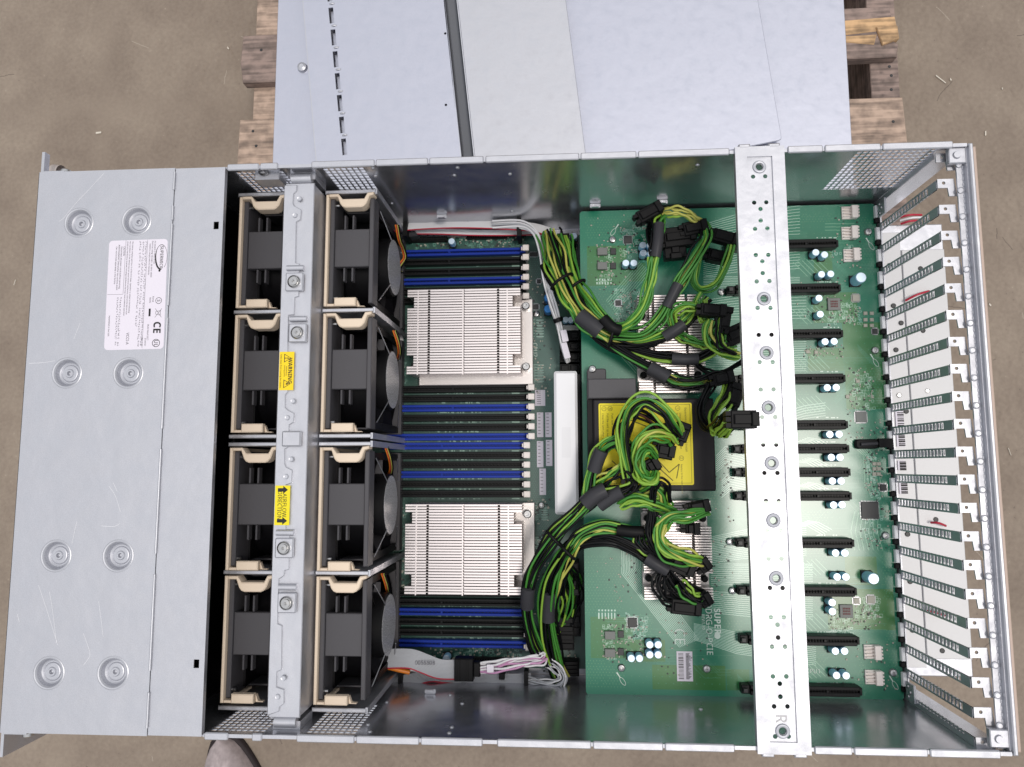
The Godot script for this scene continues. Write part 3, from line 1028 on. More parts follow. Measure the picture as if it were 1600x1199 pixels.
# ---------- cross bar and fan bar ----------
func crossbars() -> void:
	var y := TOP + 0.0012
	var x0 := 0.5568
	var x1 := 0.5935
	var cb := CSGCombiner3D.new()
	cb.material_override = M.zinc
	csg_box(cb, Vector3((x0 + x1) / 2, y - 0.003, WID / 2), Vector3(x1 - x0, 0.006, WID + 0.004), false)
	# the sunk middle
	csg_box(cb, Vector3((0.5655 + 0.5842) / 2, y, WID / 2), Vector3(0.5842 - 0.5655, 0.0028, WID - 0.012), true)
	csg_box(cb, Vector3((x0 + x1) / 2, y - 0.004, WID / 2), Vector3(x1 - x0 - 0.0024, 0.0048, WID + 0.01), true)
	var holes := []
	for q in [[166, 197], [233, 195], [172, 340], [239, 338], [207, 375], [208, 439], [177, 485], [245, 482], [181, 629], [250, 628], [217, 664], [219, 729], [186, 775], [256, 773], [191, 921], [262, 921], [197, 1070], [268, 1069]]:
		holes.append(Vector2(1130 + q[0] / 3.527, 220 + q[1] / 3.527))
	for q in [[215, 97], [291, 97], [221, 258], [297, 257], [229, 420], [306, 419], [236, 582], [312, 582], [243, 747], [319, 747], [252, 912], [327, 912], [260, 1082], [336, 1081]]:
		holes.append(Vector2(1130 + q[0] / 3.748, 540 + q[1] / 3.748))
	for q in [[238, 112], [305, 112], [245, 264], [312, 265], [250, 417], [318, 417], [285, 457], [288, 524], [256, 572], [324, 572], [261, 727], [331, 727], [297, 765], [300, 833], [267, 884], [337, 884], [273, 1041], [343, 1041]]:
		holes.append(Vector2(1130 + q[0] / 3.341, 840 + q[1] / 3.341))
	for h in holes:
		csg_cyl(cb, P(h.x, h.y, y - 0.001), 0.00165, 0.02, 14)
	var rings := [[1186.5, 261], [1194, 467], [1198, 551.5], [1201, 637], [1206, 724], [1208.6, 813.6], [1213, 904], [1223, 1143]]
	for q in rings:
		csg_cyl(cb, P(q[0], q[1], y - 0.001), 0.0026, 0.02, 18)
	hang("cross_bar", cb, box)
	for q in rings:
		var s := S()
		lathe(s, [Vector2(0.0052, 0.0), Vector2(0.0047, 0.0010), Vector2(0.0039, 0.0013), Vector2(0.0030, 0.0010), Vector2(0.0025, 0.0000), Vector2(0.0024, -0.002)], 24, Transform3D(Basis(), P(q[0], q[1], y - 0.0014)))
		mi("raised_collar", s, M.zinc_smooth, cb)
	for k in 2:
		var s := S()
		var a: float = [-0.0042, WID + 0.0005][k]
		for xx in [[x0 + 0.003, x0 + 0.0115], [x1 - 0.0115, x1 - 0.003]]:
			prism(s, rect(xx[0], xx[1], a, a + 0.0037), TOP - 0.014, y, 0.0008)
		mi("hook", s, M.zinc_smooth, cb)
	words(cb, "R", 0.0075, P(1221, 1123, y - 0.00135), mat(Color(0.62, 0.62, 0.63), 0.5, 0.8), true, false, true, "stamped_letter")
	fan_bar()

func fan_bar() -> void:
	var y := 0.165
	var x0 := 0.2005
	var x1 := 0.2250
	var s := S()
	bx(s, x0 + 0.001, x1, 0.020, y - 0.0014, 0.012, WID - 0.012)
	prism(s, rect(x0 + 0.0005, x1, 0.0105, WID - 0.0105), y - 0.0014, y, 0.0006)
	var b := mi("fan_bar", s, M.zinc_smooth, box)
	# the interlocking upper plate; its toothed edge follows the photograph
	var edge := [[463, 288], [463, 298], [458, 303], [457, 318], [459, 322], [470, 328], [469, 343], [462, 347], [461, 411], [467, 412], [466, 463], [460, 465], [459, 492], [450, 493], [449, 545], [449, 613], [445, 617], [445, 637], [449, 641], [459, 646], [458, 660], [451, 664], [451, 698], [444, 702], [444, 725], [446, 730], [456, 735], [455, 755], [446, 758], [446, 828], [452, 831], [451, 890], [444, 892], [443, 900], [435, 905], [433, 975], [440, 978], [439, 1047], [432, 1050], [431, 1074], [443, 1078], [443, 1100], [436, 1105], [435, 1112]]
	s = S()
	var poly := PackedVector2Array([Vector2(x0, 0.0125)])
	for q in edge:
		var p := P(q[0], q[1], y + 0.001)
		poly.append(Vector2(p.x + 0.0004, clampf(p.z, 0.0125, WID - 0.0125)))
	poly.append(Vector2(x0, WID - 0.0125))
	prism(s, poly, y + 0.0001, y + 0.0014, 0.0004)
	mi("toothed_plate", s, M.zinc, b)
	for q in [[459, 440, 0], [464, 520, 1], [443, 857, 0], [447, 943, 1]]:
		var p := P(q[0], q[1], y + 0.004)
		s = S()
		prism(s, rrect(p.x - 0.0072, p.x + 0.0072, p.z - 0.0075, p.z + 0.0075, 0.001, 2), y + 0.0015, y + 0.0034, 0.0008)
		tube(s, [Vector3(p.x - 0.0068, y + 0.0016, p.z - 0.0115), Vector3(p.x + 0.0068, y + 0.0016, p.z - 0.0115)], 0.0024, 10)
		mi("screw_pad", s, M.zinc_smooth, b)
		s = S()
		lathe(s, [Vector2(0.0052, 0), Vector2(0.0052, 0.0012), Vector2(0.0044, 0.0022), Vector2(0.0040, 0.0012), Vector2(0.0034, 0.0012), Vector2(0.0032, 0.0026), Vector2(0.0012, 0.0028), Vector2(0, 0.0018)], 20, Transform3D(Basis(), Vector3(p.x, y + 0.0034, p.z)))
		mi("screw", s, M.screw, b)
	for q in [[468, 311], [461, 337], [458, 627], [449, 653], [455, 718], [447, 745], [443, 1060], [434, 1089]]:
		var p := P(q[0], q[1], y + 0.0014)
		s = S()
		lathe(s, [Vector2(0.0021, 0), Vector2(0.0019, 0.0007), Vector2(0.0012, 0.0004), Vector2(0, 0.0004)], 14, Transform3D(Basis(), p))
		mi("rivet", s, M.zinc, b)
	# rolled clips holding the ends, and the clip at the middle
	for k in 2:
		s = S()
		var z: float = [0.0065, WID - 0.0075][k]
		tube(s, [Vector3(0.2060, y - 0.001, z), Vector3(0.2225, y - 0.001, z)], 0.0040, 14)
		bx(s, 0.2035, 0.2245, y - 0.030, y - 0.003, minf(z, [0.0013, WID - 0.0013][k]), maxf(z, [0.0013, WID - 0.0013][k]))
		mi("end_clip", s, M.zinc_smooth, b)
	s = S()
	var m := P(456, 686, y + 0.002)
	prism(s, rrect(m.x - 0.0075, m.x + 0.0075, m.z - 0.006, m.z + 0.006, 0.001, 2), y + 0.0015, y + 0.0040, 0.001)
	mi("middle_clip", s, M.zinc_smooth, b)
	# the two yellow stickers

	for k in 2:
		var z0: float = P(443, [550, 759][k], y + 0.0016).z
		var z1: float = P(440, [610, 821][k], y + 0.0016).z
		var xa := x0 + 0.0008
		var xb: float = xa + 0.0118
		s = S()
		prism(s, rect(xa, xb, z0, z1), y + 0.0014, y + 0.0017)
		var st_ := mi("yellow_sticker", s, M.yellow_tape if k == 0 else M.yellow, box)
		var t := y + 0.00175
		var zm := (z0 + z1) / 2
		if k == 0:
			words(st_, "WARNING", 0.0030, Vector3(xb - 0.0030, t, zm), M.ink, true, true)
			words(st_, "Hazardous", 0.0011, Vector3(xb - 0.0058, t, zm), M.ink)
			words(st_, "moving parts", 0.0011, Vector3(xb - 0.0074, t, zm), M.ink)
			words(st_, "Keep away from moving fan blades", 0.0012, Vector3(xa + 0.0014, t, zm), M.ink)
			for e in [-1.0, 1.0]:
				s = S()
				var c := Vector3(xa + 0.0062, t, zm + e * 0.0102)
				var tp := [c + Vector3(0.0034, 0, 0), c + Vector3(-0.0024, 0, -0.0035), c + Vector3(-0.0024, 0, 0.0035)]
				for i in 3:
					var p: Vector3 = tp[i]
					var q: Vector3 = tp[(i + 1) % 3]
					quad(s, p, q, c + (q - c) * 0.78, c + (p - c) * 0.78, Vector3.UP)
				mi("warning_triangle", s, M.ink, st_)
				words(st_, "!" if e < 0 else "*", 0.0030, c - Vector3(0.0004, 0, 0), M.ink, true, true)
		else:
			words(st_, "AIRFLOW", 0.0031, Vector3(xb - 0.0042, t, zm), M.ink, true, false)
			words(st_, "DIRECTION", 0.0031, Vector3(xb - 0.0080, t, zm), M.ink, true, false)
			for e in [-1.0, 1.0]:
				s = S()
				var c := Vector3((xa + xb) / 2, y + 0.0017, zm + e * 0.0118)
				prism(s, PackedVector2Array([Vector2(c.x - 0.0038, c.z - 0.0013), Vector2(c.x + 0.0004, c.z - 0.0013), Vector2(c.x + 0.0004, c.z - 0.0030), Vector2(c.x + 0.0042, c.z), Vector2(c.x + 0.0004, c.z + 0.0030), Vector2(c.x + 0.0004, c.z + 0.0013), Vector2(c.x - 0.0038, c.z + 0.0013)]), y + 0.0017, t)
				mi("arrow", s, M.ink, st_)
	# sheet dividers between the fans
	for z in [0.0092, 0.1107, 0.2145, 0.2210, 0.3235, 0.4282]:
		s = S()
		bx(s, 0.150, 0.2005, 0.004, 0.1385, z - 0.0007, z + 0.0007)
		bx(s, 0.2255, 0.2680, 0.004, 0.1385, z - 0.0007, z + 0.0007)
		prism(s, rect(0.150, 0.2005, z - 0.0016, z + 0.0016), 0.1385, 0.1402, 0.0006)
		prism(s, rect(0.2255, 0.2690, z - 0.0016, z + 0.0016), 0.1385, 0.1402, 0.0006)
		bx(s, 0.2682, 0.2700, 0.004, 0.1395, z - 0.0024, z + 0.0024)
		mi("fan_divider", s, M.zinc, box)
	# the black rear face of the drive bays, behind the first fan row
	s = S()
	bx(s, 0.118, 0.1195, 0.004, TOP - 0.004, 0.003, WID - 0.003)
	bx(s, 0.1445, 0.1460, 0.004, 0.120, 0.006, WID - 0.006)
	mi("drive_backplane", s, M.plastic, box)

# ---------- fans ----------
func fans() -> void:
	# built once at the origin: x 0..0.0415 along the air flow, z 0..L, y up from the chassis floor
	var L := 0.0985
	var Y := 0.140
	var root := thing("cooling_fan", "", "fan")
	var s := S()
	# frame: posts, centre plate, end walls
	prism(s, rect(0.0034, 0.0072, 0.004, L - 0.004), 0.012, Y - 0.004, 0.0006)
	prism(s, rect(0.0372, 0.0410, 0.004, L - 0.004), 0.120, Y - 0.004, 0.0006)
	prism(s, rect(0.0072, 0.0372, 0.0300, 0.0625), 0.128, Y - 0.006, 0.0006)
	bx(s, 0.0072, 0.0372, 0.0765, 0.0773, 0.115, Y - 0.008)
	bx(s, 0.0034, 0.0410, 0.010, 0.022, 0.004, L - 0.004)
	for z in [0.0050, L - 0.0062]:
		bx(s, 0.0072, 0.0372, 0.022, 0.105, z, z + 0.0012)
	mi("frame", s, M.fan, root)
	for q in [[0.0145, 0.0172, 0.0298], [0.0215, 0.0172, 0.0298], [0.0145, 0.0628, 0.0745], [0.0215, 0.0628, 0.0745]]:
		s = S()
		prism(s, rect(q[0], q[0] + 0.0016, q[1], q[2]), 0.126, Y - 0.0075, 0.0004)
		mi("rib", s, M.fan, root)
	s = S()
	# shroud ring seen through the windows
	for i in 24:
		var a0 := TAU * i / 24
		var a1 := TAU * (i + 1) / 24
		var c := Vector3(0, 0.070, L / 2)
		var r := 0.0440
		var p0 := c + Vector3(0, cos(a0) * r, sin(a0) * r)
		var p1 := c + Vector3(0, cos(a1) * r, sin(a1) * r)
		var n0 := Vector3(0, cos(a0), sin(a0))
		var n1 := Vector3(0, cos(a1), sin(a1))
		squad(s, [p0 + Vector3(0.0075, 0, 0), p1 + Vector3(0.0075, 0, 0), p1 + Vector3(0.0370, 0, 0), p0 + Vector3(0.0370, 0, 0)], [n0, n1, n1, n0])
	bx(s, 0.0074, 0.0090, 0.022, 0.112, 0.006, L - 0.006)
	bx(s, 0.0374, 0.0384, 0.012, 0.1195, 0.005, 0.011)
	bx(s, 0.0374, 0.0384, 0.012, 0.1195, L - 0.011, L - 0.005)
	mi("shroud", s, M.fan_dark, root)
	# rotor on the outlet side: blades and hub with a foil sticker
	s = S()
	for k in 7:
		var a := TAU * k / 7
		var c := Vector3(0.0385, 0.070, L / 2)
		var rad := Vector3(0, cos(a), sin(a))
		var tan := Vector3(0, -sin(a), cos(a))
		quad(s, c + rad * 0.020 - tan * 0.007 + Vector3(-0.006, 0, 0), c + rad * 0.020 + tan * 0.007, c + rad * 0.042 + tan * 0.014, c + rad * 0.042 - tan * 0.012 + Vector3(-0.010, 0, 0), Vector3.RIGHT)
	mi("blades", s, M.fan_dark, root)
	var side := Transform3D(Basis(Vector3.BACK, -PI / 2), Vector3(0.0385, 0.080, L / 2))
	s = S()
	lathe(s, [Vector2(0.0265, -0.010), Vector2(0.0265, 0.006), Vector2(0.0255, 0.0072), Vector2(0, 0.0072)], 32, side)
	mi("hub", s, M.plastic, root)
	s = S()
	lathe(s, [Vector2(0.0250, 0.0073), Vector2(0.0250, 0.0076), Vector2(0.0, 0.0076)], 32, side)
	mi("foil_sticker", s, M.foil, root)
	# wire guard
	s = S()
	for k in 4:
		var a := PI / 4 + k * PI / 2
		tube(s, [Vector3(0.0475, 0.080 + cos(a) * 0.028, L / 2 + sin(a) * 0.028), Vector3(0.0420, 0.080 + cos(a) * 0.056, L / 2 + sin(a) * 0.056)], 0.0005, 5)
	mi("wire_guard", s, M.wire_steel, root)
	# cream carrier: side rail, pull handle and foot latch
	s = S()
	prism(s, rect(0.0008, 0.0032, 0.0012, L - 0.0012), 0.100, Y, 0.0006)
	bx(s, 0.0010, 0.0030, 0.010, 0.100, 0.0012, 0.012)
	bx(s, 0.0010, 0.0030, 0.010, 0.100, L - 0.012, L - 0.0012)
	prism(s, rect(0.0034, 0.0095, L - 0.0032, L - 0.0012), 0.100, Y - 0.0004, 0.0005)
	mi("carrier_rail", s, M.cream, root)
	s = S()
	prism(s, PackedVector2Array([Vector2(0.0036, 0.0012), Vector2(0.0115, 0.0012), Vector2(0.0150, 0.0058), Vector2(0.0335, 0.0058), Vector2(0.0362, 0.0008), Vector2(0.0415, 0.0002), Vector2(0.0415, 0.0024), Vector2(0.0380, 0.0034), Vector2(0.0358, 0.0096), Vector2(0.0335, 0.0122), Vector2(0.0310, 0.0132), Vector2(0.0175, 0.0132), Vector2(0.0150, 0.0122), Vector2(0.0132, 0.0100), Vector2(0.0108, 0.0036), Vector2(0.0036, 0.0036)]), Y - 0.010, Y + 0.0012, 0.0008)
	mi("pull_handle", s, M.cream, root)
	s = S()
	prism(s, rect(0.0098, 0.0278, L - 0.0082, L - 0.0012), Y - 0.005, Y + 0.0006, 0.0008)
	prism(s, PackedVector2Array([Vector2(0.0279, L - 0.0070), Vector2(0.0300, L - 0.0020), Vector2(0.0340, L - 0.0018), Vector2(0.0340, L - 0.0012), Vector2(0.0279, L - 0.0012)]), Y - 0.008, Y - 0.004, 0.0004)
	mi("foot_latch", s, M.cream, root)
	for z in [0.0085, L - 0.0095]:
		s = S()
		lathe(s, [Vector2(0.0013, 0), Vector2(0.0013, 0.003), Vector2(0.0006, 0.0034), Vector2(0, 0.0034)], 10, Transform3D(Basis(Vector3.BACK, -PI / 2), Vector3(0.0072, Y - 0.008, z)))
		mi("spring_pin", s, M.screw, root)
	var zs := [0.0105, 0.1123, 0.2226, 0.3250]
	var where := ["beside the far wall near the pallet", "at the yellow WARNING sticker", "at the yellow AIRFLOW sticker", "beside the side wall above the shoe"]
	var n := 0
	for row in 2:
		for k in 4:
			var f: Node3D = root if n == 0 else root.duplicate()
			if n > 0:
				f.name = numbered("cooling_fan")
				add_child(f)
			f.position = Vector3([0.1512, 0.2262][row], 0.0015, zs[k])
			f.scale.z = 1.018 if k > 0 else 0.995
			tag(f, ("black fan by the front cover, " if row == 0 else "black fan by the memory slots, ") + where[k], "fan", "hot swap cooling fans in two rows")
			n += 1
	# the leads of the second row
	for k in 4:
		var c := thing("fan_lead", "red and orange lead at the fan " + where[k], "cable", Vector3(0.276, 0.01, zs[k] + 0.03), "fan leads")
		var u: float = [622, 620, 607, 602][k]
		var v: float = [372, 535, 716, 915][k]
		for j in 4:
			s = S()
			var o := j * 1.6
			var pts := [P(u - 6 + o, v - 18, 0.085), P(u + o, v, 0.075), P(u + 2 + o, v + 16, 0.055), P(u - 1 + o * 1.2, v + 26, 0.035)]
			if k == 0:
				pts = [P(u - 4 + o, v - 20, 0.085), P(u + o, v + 2, 0.07), P(u + 6 + o, v + 18, 0.05), P(u + 8 + o, v + 32, 0.04), P(u - 2 + o, v + 44 + j * 2, 0.035), P(u + 4 + o, v + 52 + j, 0.02)]
			tube(s, spline(pts, 5), 0.00085, 6)
			mi("wire", s, [M.w_orange, M.w_red, M.w_yellow, M.w_black][j], c)

# ---------- small parts shared by the boards ----------
var part := {}
func small_parts() -> void:
	var s := S()
	lathe(s, [Vector2(0.0033, 0), Vector2(0.0033, 0.0072), Vector2(0.0031, 0.0076), Vector2(0, 0.0076)], 20)
	part.can = s.commit()
	s = S()
	lathe(s, [Vector2(0.0031, 0.0076), Vector2(0.0029, 0.0079), Vector2(0, 0.0079)], 20)
	part.can_cap = s.commit()
	s = S()
	prism(s, PackedVector2Array([Vector2(-0.0036, -0.0036), Vector2(0.0025, -0.0036), Vector2(0.0036, -0.0025), Vector2(0.0036, 0.0025), Vector2(0.0025, 0.0036), Vector2(-0.0036, 0.0036)]), 0, 0.0012, 0.0003)
	part.can_foot = s.commit()
	s = S()
	lathe(s, [Vector2(0.0034, 0), Vector2(0.0034, 0.0010), Vector2(0.0026, 0.0022), Vector2(0.0012, 0.0026), Vector2(0.0010, 0.0018), Vector2(0, 0.0018)], 16)
	part.screw = s.commit()
	s = S()
	bx(s, -0.0006, 0.0006, 0, 0.0007, -0.0004, 0.0004)
	part.chiplet = s.commit()

func can(parent: Node, p: Vector3, big := 1.0, blue := false) -> void:
	var f := inst("capacitor", part.can, M.can_blue if blue else M.can, parent, p + Vector3(0, 0.0012, 0))
	f.scale = Vector3(big, 1.2 * big, big)
	inst("cap_top", part.can_cap, M.can_blue if blue else M.can_cap, f, Vector3.ZERO)
	inst("cap_foot", part.can_foot, M.can_foot, f, Vector3(0, -0.0010, 0))

func chip(parent: Node, p: Vector3, sx: float, sz: float, h: float, m: Material, legs := 0) -> void:
	var s := S()
	prism(s, rect(p.x - sx / 2, p.x + sx / 2, p.z - sz / 2, p.z + sz / 2), p.y, p.y + h, minf(0.0003, h / 4))
	var c := mi("chip", s, m, parent)
	if legs > 0:
		s = S()
		for k in legs:
			var t := (k + 0.5) / legs - 0.5
			for d in [-1.0, 1.0]:
				bx(s, p.x + t * sx - 0.00018, p.x + t * sx + 0.00018, p.y, p.y + h * 0.4, p.z + d * (sz / 2 + 0.0005) - 0.0005, p.z + d * (sz / 2 + 0.0005) + 0.0005)
				bx(s, p.x + d * (sx / 2 + 0.0005) - 0.0005, p.x + d * (sx / 2 + 0.0005) + 0.0005, p.y, p.y + h * 0.4, p.z + t * sz - 0.00018, p.z + t * sz + 0.00018)
		mi("legs", s, M.wire_steel, c)

# ---------- board prints ----------
var pic: Image
var pic_o := Vector2.ZERO
var pic_s := 4000.0
var pic_y := 0.0
func to_pic(u: float, v: float) -> Vector2:
	var p := P(u, v, pic_y)
	return (Vector2(p.x, p.z) - pic_o) * pic_s

func line(pts: Array, w: float, c: Color) -> void:
	for i in pts.size() - 1:
		var a: Vector2 = pts[i]
		var b: Vector2 = pts[i + 1]
		var n := int(ceil((b - a).length() / maxf(1.0, w * 0.5)))
		for k in n + 1:
			var p := a.lerp(b, float(k) / maxi(n, 1))
			pic.fill_rect(Rect2i(int(p.x - w / 2), int(p.y - w / 2), maxi(1, int(w)), maxi(1, int(w))), c)

func area(u0: float, v0: float, u1: float, v1: float, c: Color) -> void:
	var a := to_pic(u0, v0)
	var b := to_pic(u1, v1)
	pic.fill_rect(Rect2i(int(minf(a.x, b.x)), int(minf(a.y, b.y)), int(absf(b.x - a.x)), int(absf(b.y - a.y))), c)

func vias(u0: float, v0: float, u1: float, v1: float, step: float, r: int, c: Color) -> void:
	var a := to_pic(u0, v0)
	var b := to_pic(u1, v1)
	var y := a.y
	var row := 0
	while y < b.y:
		var x := a.x + (step / 2 if row % 2 else 0.0)
		while x < b.x:
			if rng.randf() < 0.93:
				pic.fill_rect(Rect2i(int(x), int(y), r, r), c)
			x += step
		y += step * 0.87
		row += 1

# parallel tracks along a path of photograph pixels, given for the first and the last track
func tracks(a: Array, b: Array, n: int, w: float, c: Color) -> void:
	for k in n:
		var t := float(k) / maxi(1, n - 1)
		var pts := []
		for i in a.size():
			pts.append(to_pic(a[i][0], a[i][1]).lerp(to_pic(b[i][0], b[i][1]), t))
		line(pts, w, c)

func comps(u0: float, v0: float, u1: float, v1: float, n: int, c: Color) -> void:
	# printed outlines round the small parts
	var a := to_pic(u0, v0)
	var b := to_pic(u1, v1)
	for k in n:
		var p := Vector2(rng.randf_range(a.x, b.x), rng.randf_range(a.y, b.y))
		var w := rng.randi_range(4, 11)
		var h := rng.randi_range(4, 11)
		pic.fill_rect(Rect2i(int(p.x), int(p.y), w, 1), c)
		pic.fill_rect(Rect2i(int(p.x), int(p.y) + h, w, 1), c)
		pic.fill_rect(Rect2i(int(p.x), int(p.y), 1, h), c)
		pic.fill_rect(Rect2i(int(p.x) + w, int(p.y), 1, h), c)

func board_mesh(poly: PackedVector2Array, y0: float, y1: float, o: Vector2, size: Vector2) -> SurfaceTool:
	var s := S()
	prism(s, poly, y0, y1 - 0.00002)
	var ix := Geometry2D.triangulate_polygon(poly)
	for i in range(0, ix.size(), 3):
		var v := [poly[ix[i]], poly[ix[i + 1]], poly[ix[i + 2]]]
		if (v[1] - v[0]).cross(v[2] - v[0]) < 0:
			v = [v[0], v[2], v[1]]
		for q in v:
			vert(s, Vector3(q.x, y1, q.y), Vector3.UP, Vector2((q.x - o.x) / size.x, (q.y - o.y) / size.y))
	return s

func pcb(im: Image, rough: float) -> StandardMaterial3D:
	im.generate_mipmaps()
	var m := mat(Color.WHITE, rough)
	m.albedo_texture = ImageTexture.create_from_image(im)
	m.metallic_specular = 0.62
	return m

# ---------- motherboard with the memory slots ----------
func motherboard() -> void:
	small_parts()
	rng.seed = 77
	var o := Vector2(0.236, 0.010)
	var sz := Vector2(0.300, 0.418)
	pic_o = o
	pic_y = MB
	pic = Image.create(int(sz.x * 4000), int(sz.y * 4000), false, Image.FORMAT_RGB8)
	pic.fill(Color(0.06, 0.29, 0.24))
	var silk := Color(0.60, 0.74, 0.68)
	var dim := Color(0.12, 0.36, 0.30)
	var dark := Color(0.035, 0.20, 0.17)
	vias(820, 400, 870, 1010, 9.0, 3, Color(0.16, 0.42, 0.35))
	vias(615, 380, 820, 1020, 13.0, 3, dim)
	for k in 24:
		pass
	tracks([[848, 505], [872, 545], [885, 600]], [[830, 545], [850, 570], [862, 615]], 14, 2.0, Color(0.17, 0.38, 0.33))
	tracks([[830, 800], [866, 760]], [[850, 840], [880, 800]], 14, 2.0, Color(0.17, 0.38, 0.33))
	for q in [[826, 500, 836, 530], [838, 500, 850, 530], [828, 570, 838, 600], [838, 570, 850, 600], [832, 790, 842, 815], [846, 790, 856, 815], [832, 840, 842, 860], [846, 840, 856, 866]]:
		for k in 7:
			var v: float = lerpf(q[1], q[3], k / 7.0)
			area(q[0], v, q[2], v + 1.0, silk)
			area(q[0] + 2, v + 1.4, q[2] - 2, v + 3.0, Color(0.42, 0.50, 0.46))
	# print between the slots
	for v in [401, 416, 431, 446, 461, 615, 630, 645, 660, 675, 690, 705, 719, 734, 749, 765, 780, 937, 948, 964, 980, 998]:
		for k in 26:
			if rng.randf() < 0.55:
				var u := rng.randf_range(680, 750)
				area(u, v - 1, u + rng.randf_range(1, 4), v + 1.0, silk)
		for k in 30:
			var u := rng.randf_range(625, 810)
			area(u, v - 1.5, u + 1.2, v + 1.5, Color(0.22, 0.40, 0.36))
		area(800, v - 1, 812, v + 1, silk)
	comps(640, 368, 820, 385, 130, Color(0.45, 0.66, 0.58))
	comps(612, 500, 634, 600, 60, silk)
	comps(612, 790, 632, 920, 60, silk)
	comps(700, 1010, 815, 1040, 90, silk)
	for q in [[826, 398, 848, 402]]:
		area(q[0], q[1], q[2], q[3], Color(0.35, 0.52, 0.48))
	var t := thing("motherboard", "dark green server motherboard with blue and black memory slots", "circuit board", Vector3(0.36, 0.0085, 0.22))
	mi("board", board_mesh(rect(o.x, o.x + sz.x, o.y, o.y + sz.y), MB - 0.0016, MB, o, sz), pcb(pic, 0.38), t)
	# standoffs carry it
	for q in [[0.25, 0.02], [0.43, 0.02], [0.25, 0.42], [0.43, 0.42], [0.40, 0.22], [0.52, 0.22]]:
		var s := S()
		lathe(s, [Vector2(0.003, 0.0012), Vector2(0.003, MB - 0.0016)], 8, Transform3D(Basis(), Vector3(q[0], 0, q[1])))
		mi("standoff", s, M.gold, t)
	var zs := [0.0273, 0.0366, 0.0468, 0.0565, 0.0660, 0.0754, 0.1644, 0.1734, 0.1830, 0.1925, 0.2018, 0.2111, 0.2197, 0.2290, 0.2380, 0.2472, 0.2565, 0.2657, 0.3585, 0.3672, 0.3762, 0.3852, 0.3949, 0.4052]
	var blue := [0, 3, 8, 11, 12, 15, 20, 23]
	for k in 24:
		var xr := 0.3880 if k < 12 else 0.3835
		if k < 6:
			xr = 0.3835
		if k > 17:
			xr = 0.3845
		var key := xr - (0.072 if k < 12 else 0.078)
		var xl := xr - 0.136
		var z: float = zs[k]
		var m: Material = M.blue_slot if k in blue else M.black_slot
		var s := S()
		var y1 := MB + 0.0085
		# two rails with a groove, a key bridge and end towers
		prism(s, rect(xl, xr, z - 0.0033, z - 0.0008), MB, y1, 0.0005)
		prism(s, rect(xl, xr, z + 0.0008, z + 0.0033), MB, y1, 0.0005)
		bx(s, xl, xr, MB, MB + 0.004, z - 0.0009, z + 0.0009)
		bx(s, key, key + 0.0018, MB + 0.004, y1 - 0.0002, z - 0.0009, z + 0.0009)
		prism(s, rect(xr, xr + 0.0050, z - 0.0032, z - 0.0018), MB, MB + 0.0135, 0.0005)
		prism(s, rect(xr, xr + 0.0050, z + 0.0018, z + 0.0032), MB, MB + 0.0135, 0.0005)
		var slot := mi("memory_slot", s, m, t)
		slot.set_meta("label", "blue memory slot" if k in blue else "black memory slot")
		s = S()
		for i in 40:
			var x: float = lerpf(xl + 0.003, xr - 0.003, i / 39.0)
			bx(s, x, x + 0.0009, MB + 0.0040, MB + 0.0052, z - 0.00085, z - 0.0003)
			bx(s, x + 0.001, x + 0.0019, MB + 0.0040, MB + 0.0052, z + 0.0003, z + 0.00085)
		mi("contacts", s, M.contact, slot)
		s = S()
		prism(s, rect(xr + 0.0010, xr + 0.0072, z - 0.0017, z + 0.0017), MB, MB + 0.016, 0.0004)
		prism(s, rrect(xr + 0.0026, xr + 0.0088, z - 0.0029, z + 0.0029, 0.0006, 2), MB + 0.016, MB + 0.0190, 0.0006)
		mi("latch", s, M.latch, slot)
	# capacitors, coils, small chips
	can(t, P(708, 382, MB + 0.008), 1.0)
	can(t, P(700, 1025, MB + 0.008), 1.05)
	can(t, P(897, 374, MB + 0.008), 1.0)
	for q in [[857, 453], [857, 470], [857, 487], [884, 503], [892, 503]]:
		can(t, P(q[0], q[1], MB + 0.006), 1.25 if q[0] < 870 else 0.95, q[0] < 870)
	for q in [[838, 491], [846, 790]]:
		inst("screw", part.screw, M.screw, t, P(q[0], q[1], MB))
	for q in [[628, 512], [628, 530], [628, 543], [628, 556], [628, 569], [628, 584], [622, 815], [622, 828], [622, 842], [622, 856], [622, 869], [622, 884]]:
		chip(t, P(q[0], q[1], MB), 0.0034, 0.0052, 0.0022, M.white if q[1] % 2 == 0 else M.smd)
	for q in [[842, 622, 16, 26], [842, 664, 10, 40], [855, 664, 10, 40], [842, 710, 10, 42], [856, 708, 10, 42], [846, 753, 10, 42]]:
		var p := P(q[0] + 2, q[1], MB)
		var s := S()
		prism(s, rect(p.x - q[2] * 0.00031, p.x + q[2] * 0.00031, p.z - q[3] * 0.0003, p.z + q[3] * 0.0003), MB, MB + 0.0003)
		var l := mi("serial_label", s, M.paper, t)
		s = S()
		for k in range(0, 14, 2):
			var z: float = p.z + (k / 14.0 - 0.48) * q[3] * 0.00056
			bx(s, p.x - q[2] * 0.00020, p.x + q[2] * (0.00004 + 0.00016 * float(k % 2)), MB + 0.0003, MB + 0.00036, z, z + 0.0005)
		mi("barcode", s, M.faint_ink, l)
	words(t, "CPU2", 0.0042, P(836, 547, MB + 0.0002), M.silk)
	words(t, "CPU1", 0.0042, P(842, 855, MB + 0.0002), M.silk)
	for q in [[834, 398, 0.008, 0.004], [836, 480, 0.007, 0.005], [842, 440, 0.004, 0.004], [826, 470, 0.004, 0.006]]:
		chip(t, P(q[0], q[1], MB), q[2], q[3], 0.0015, M.chip, 6)
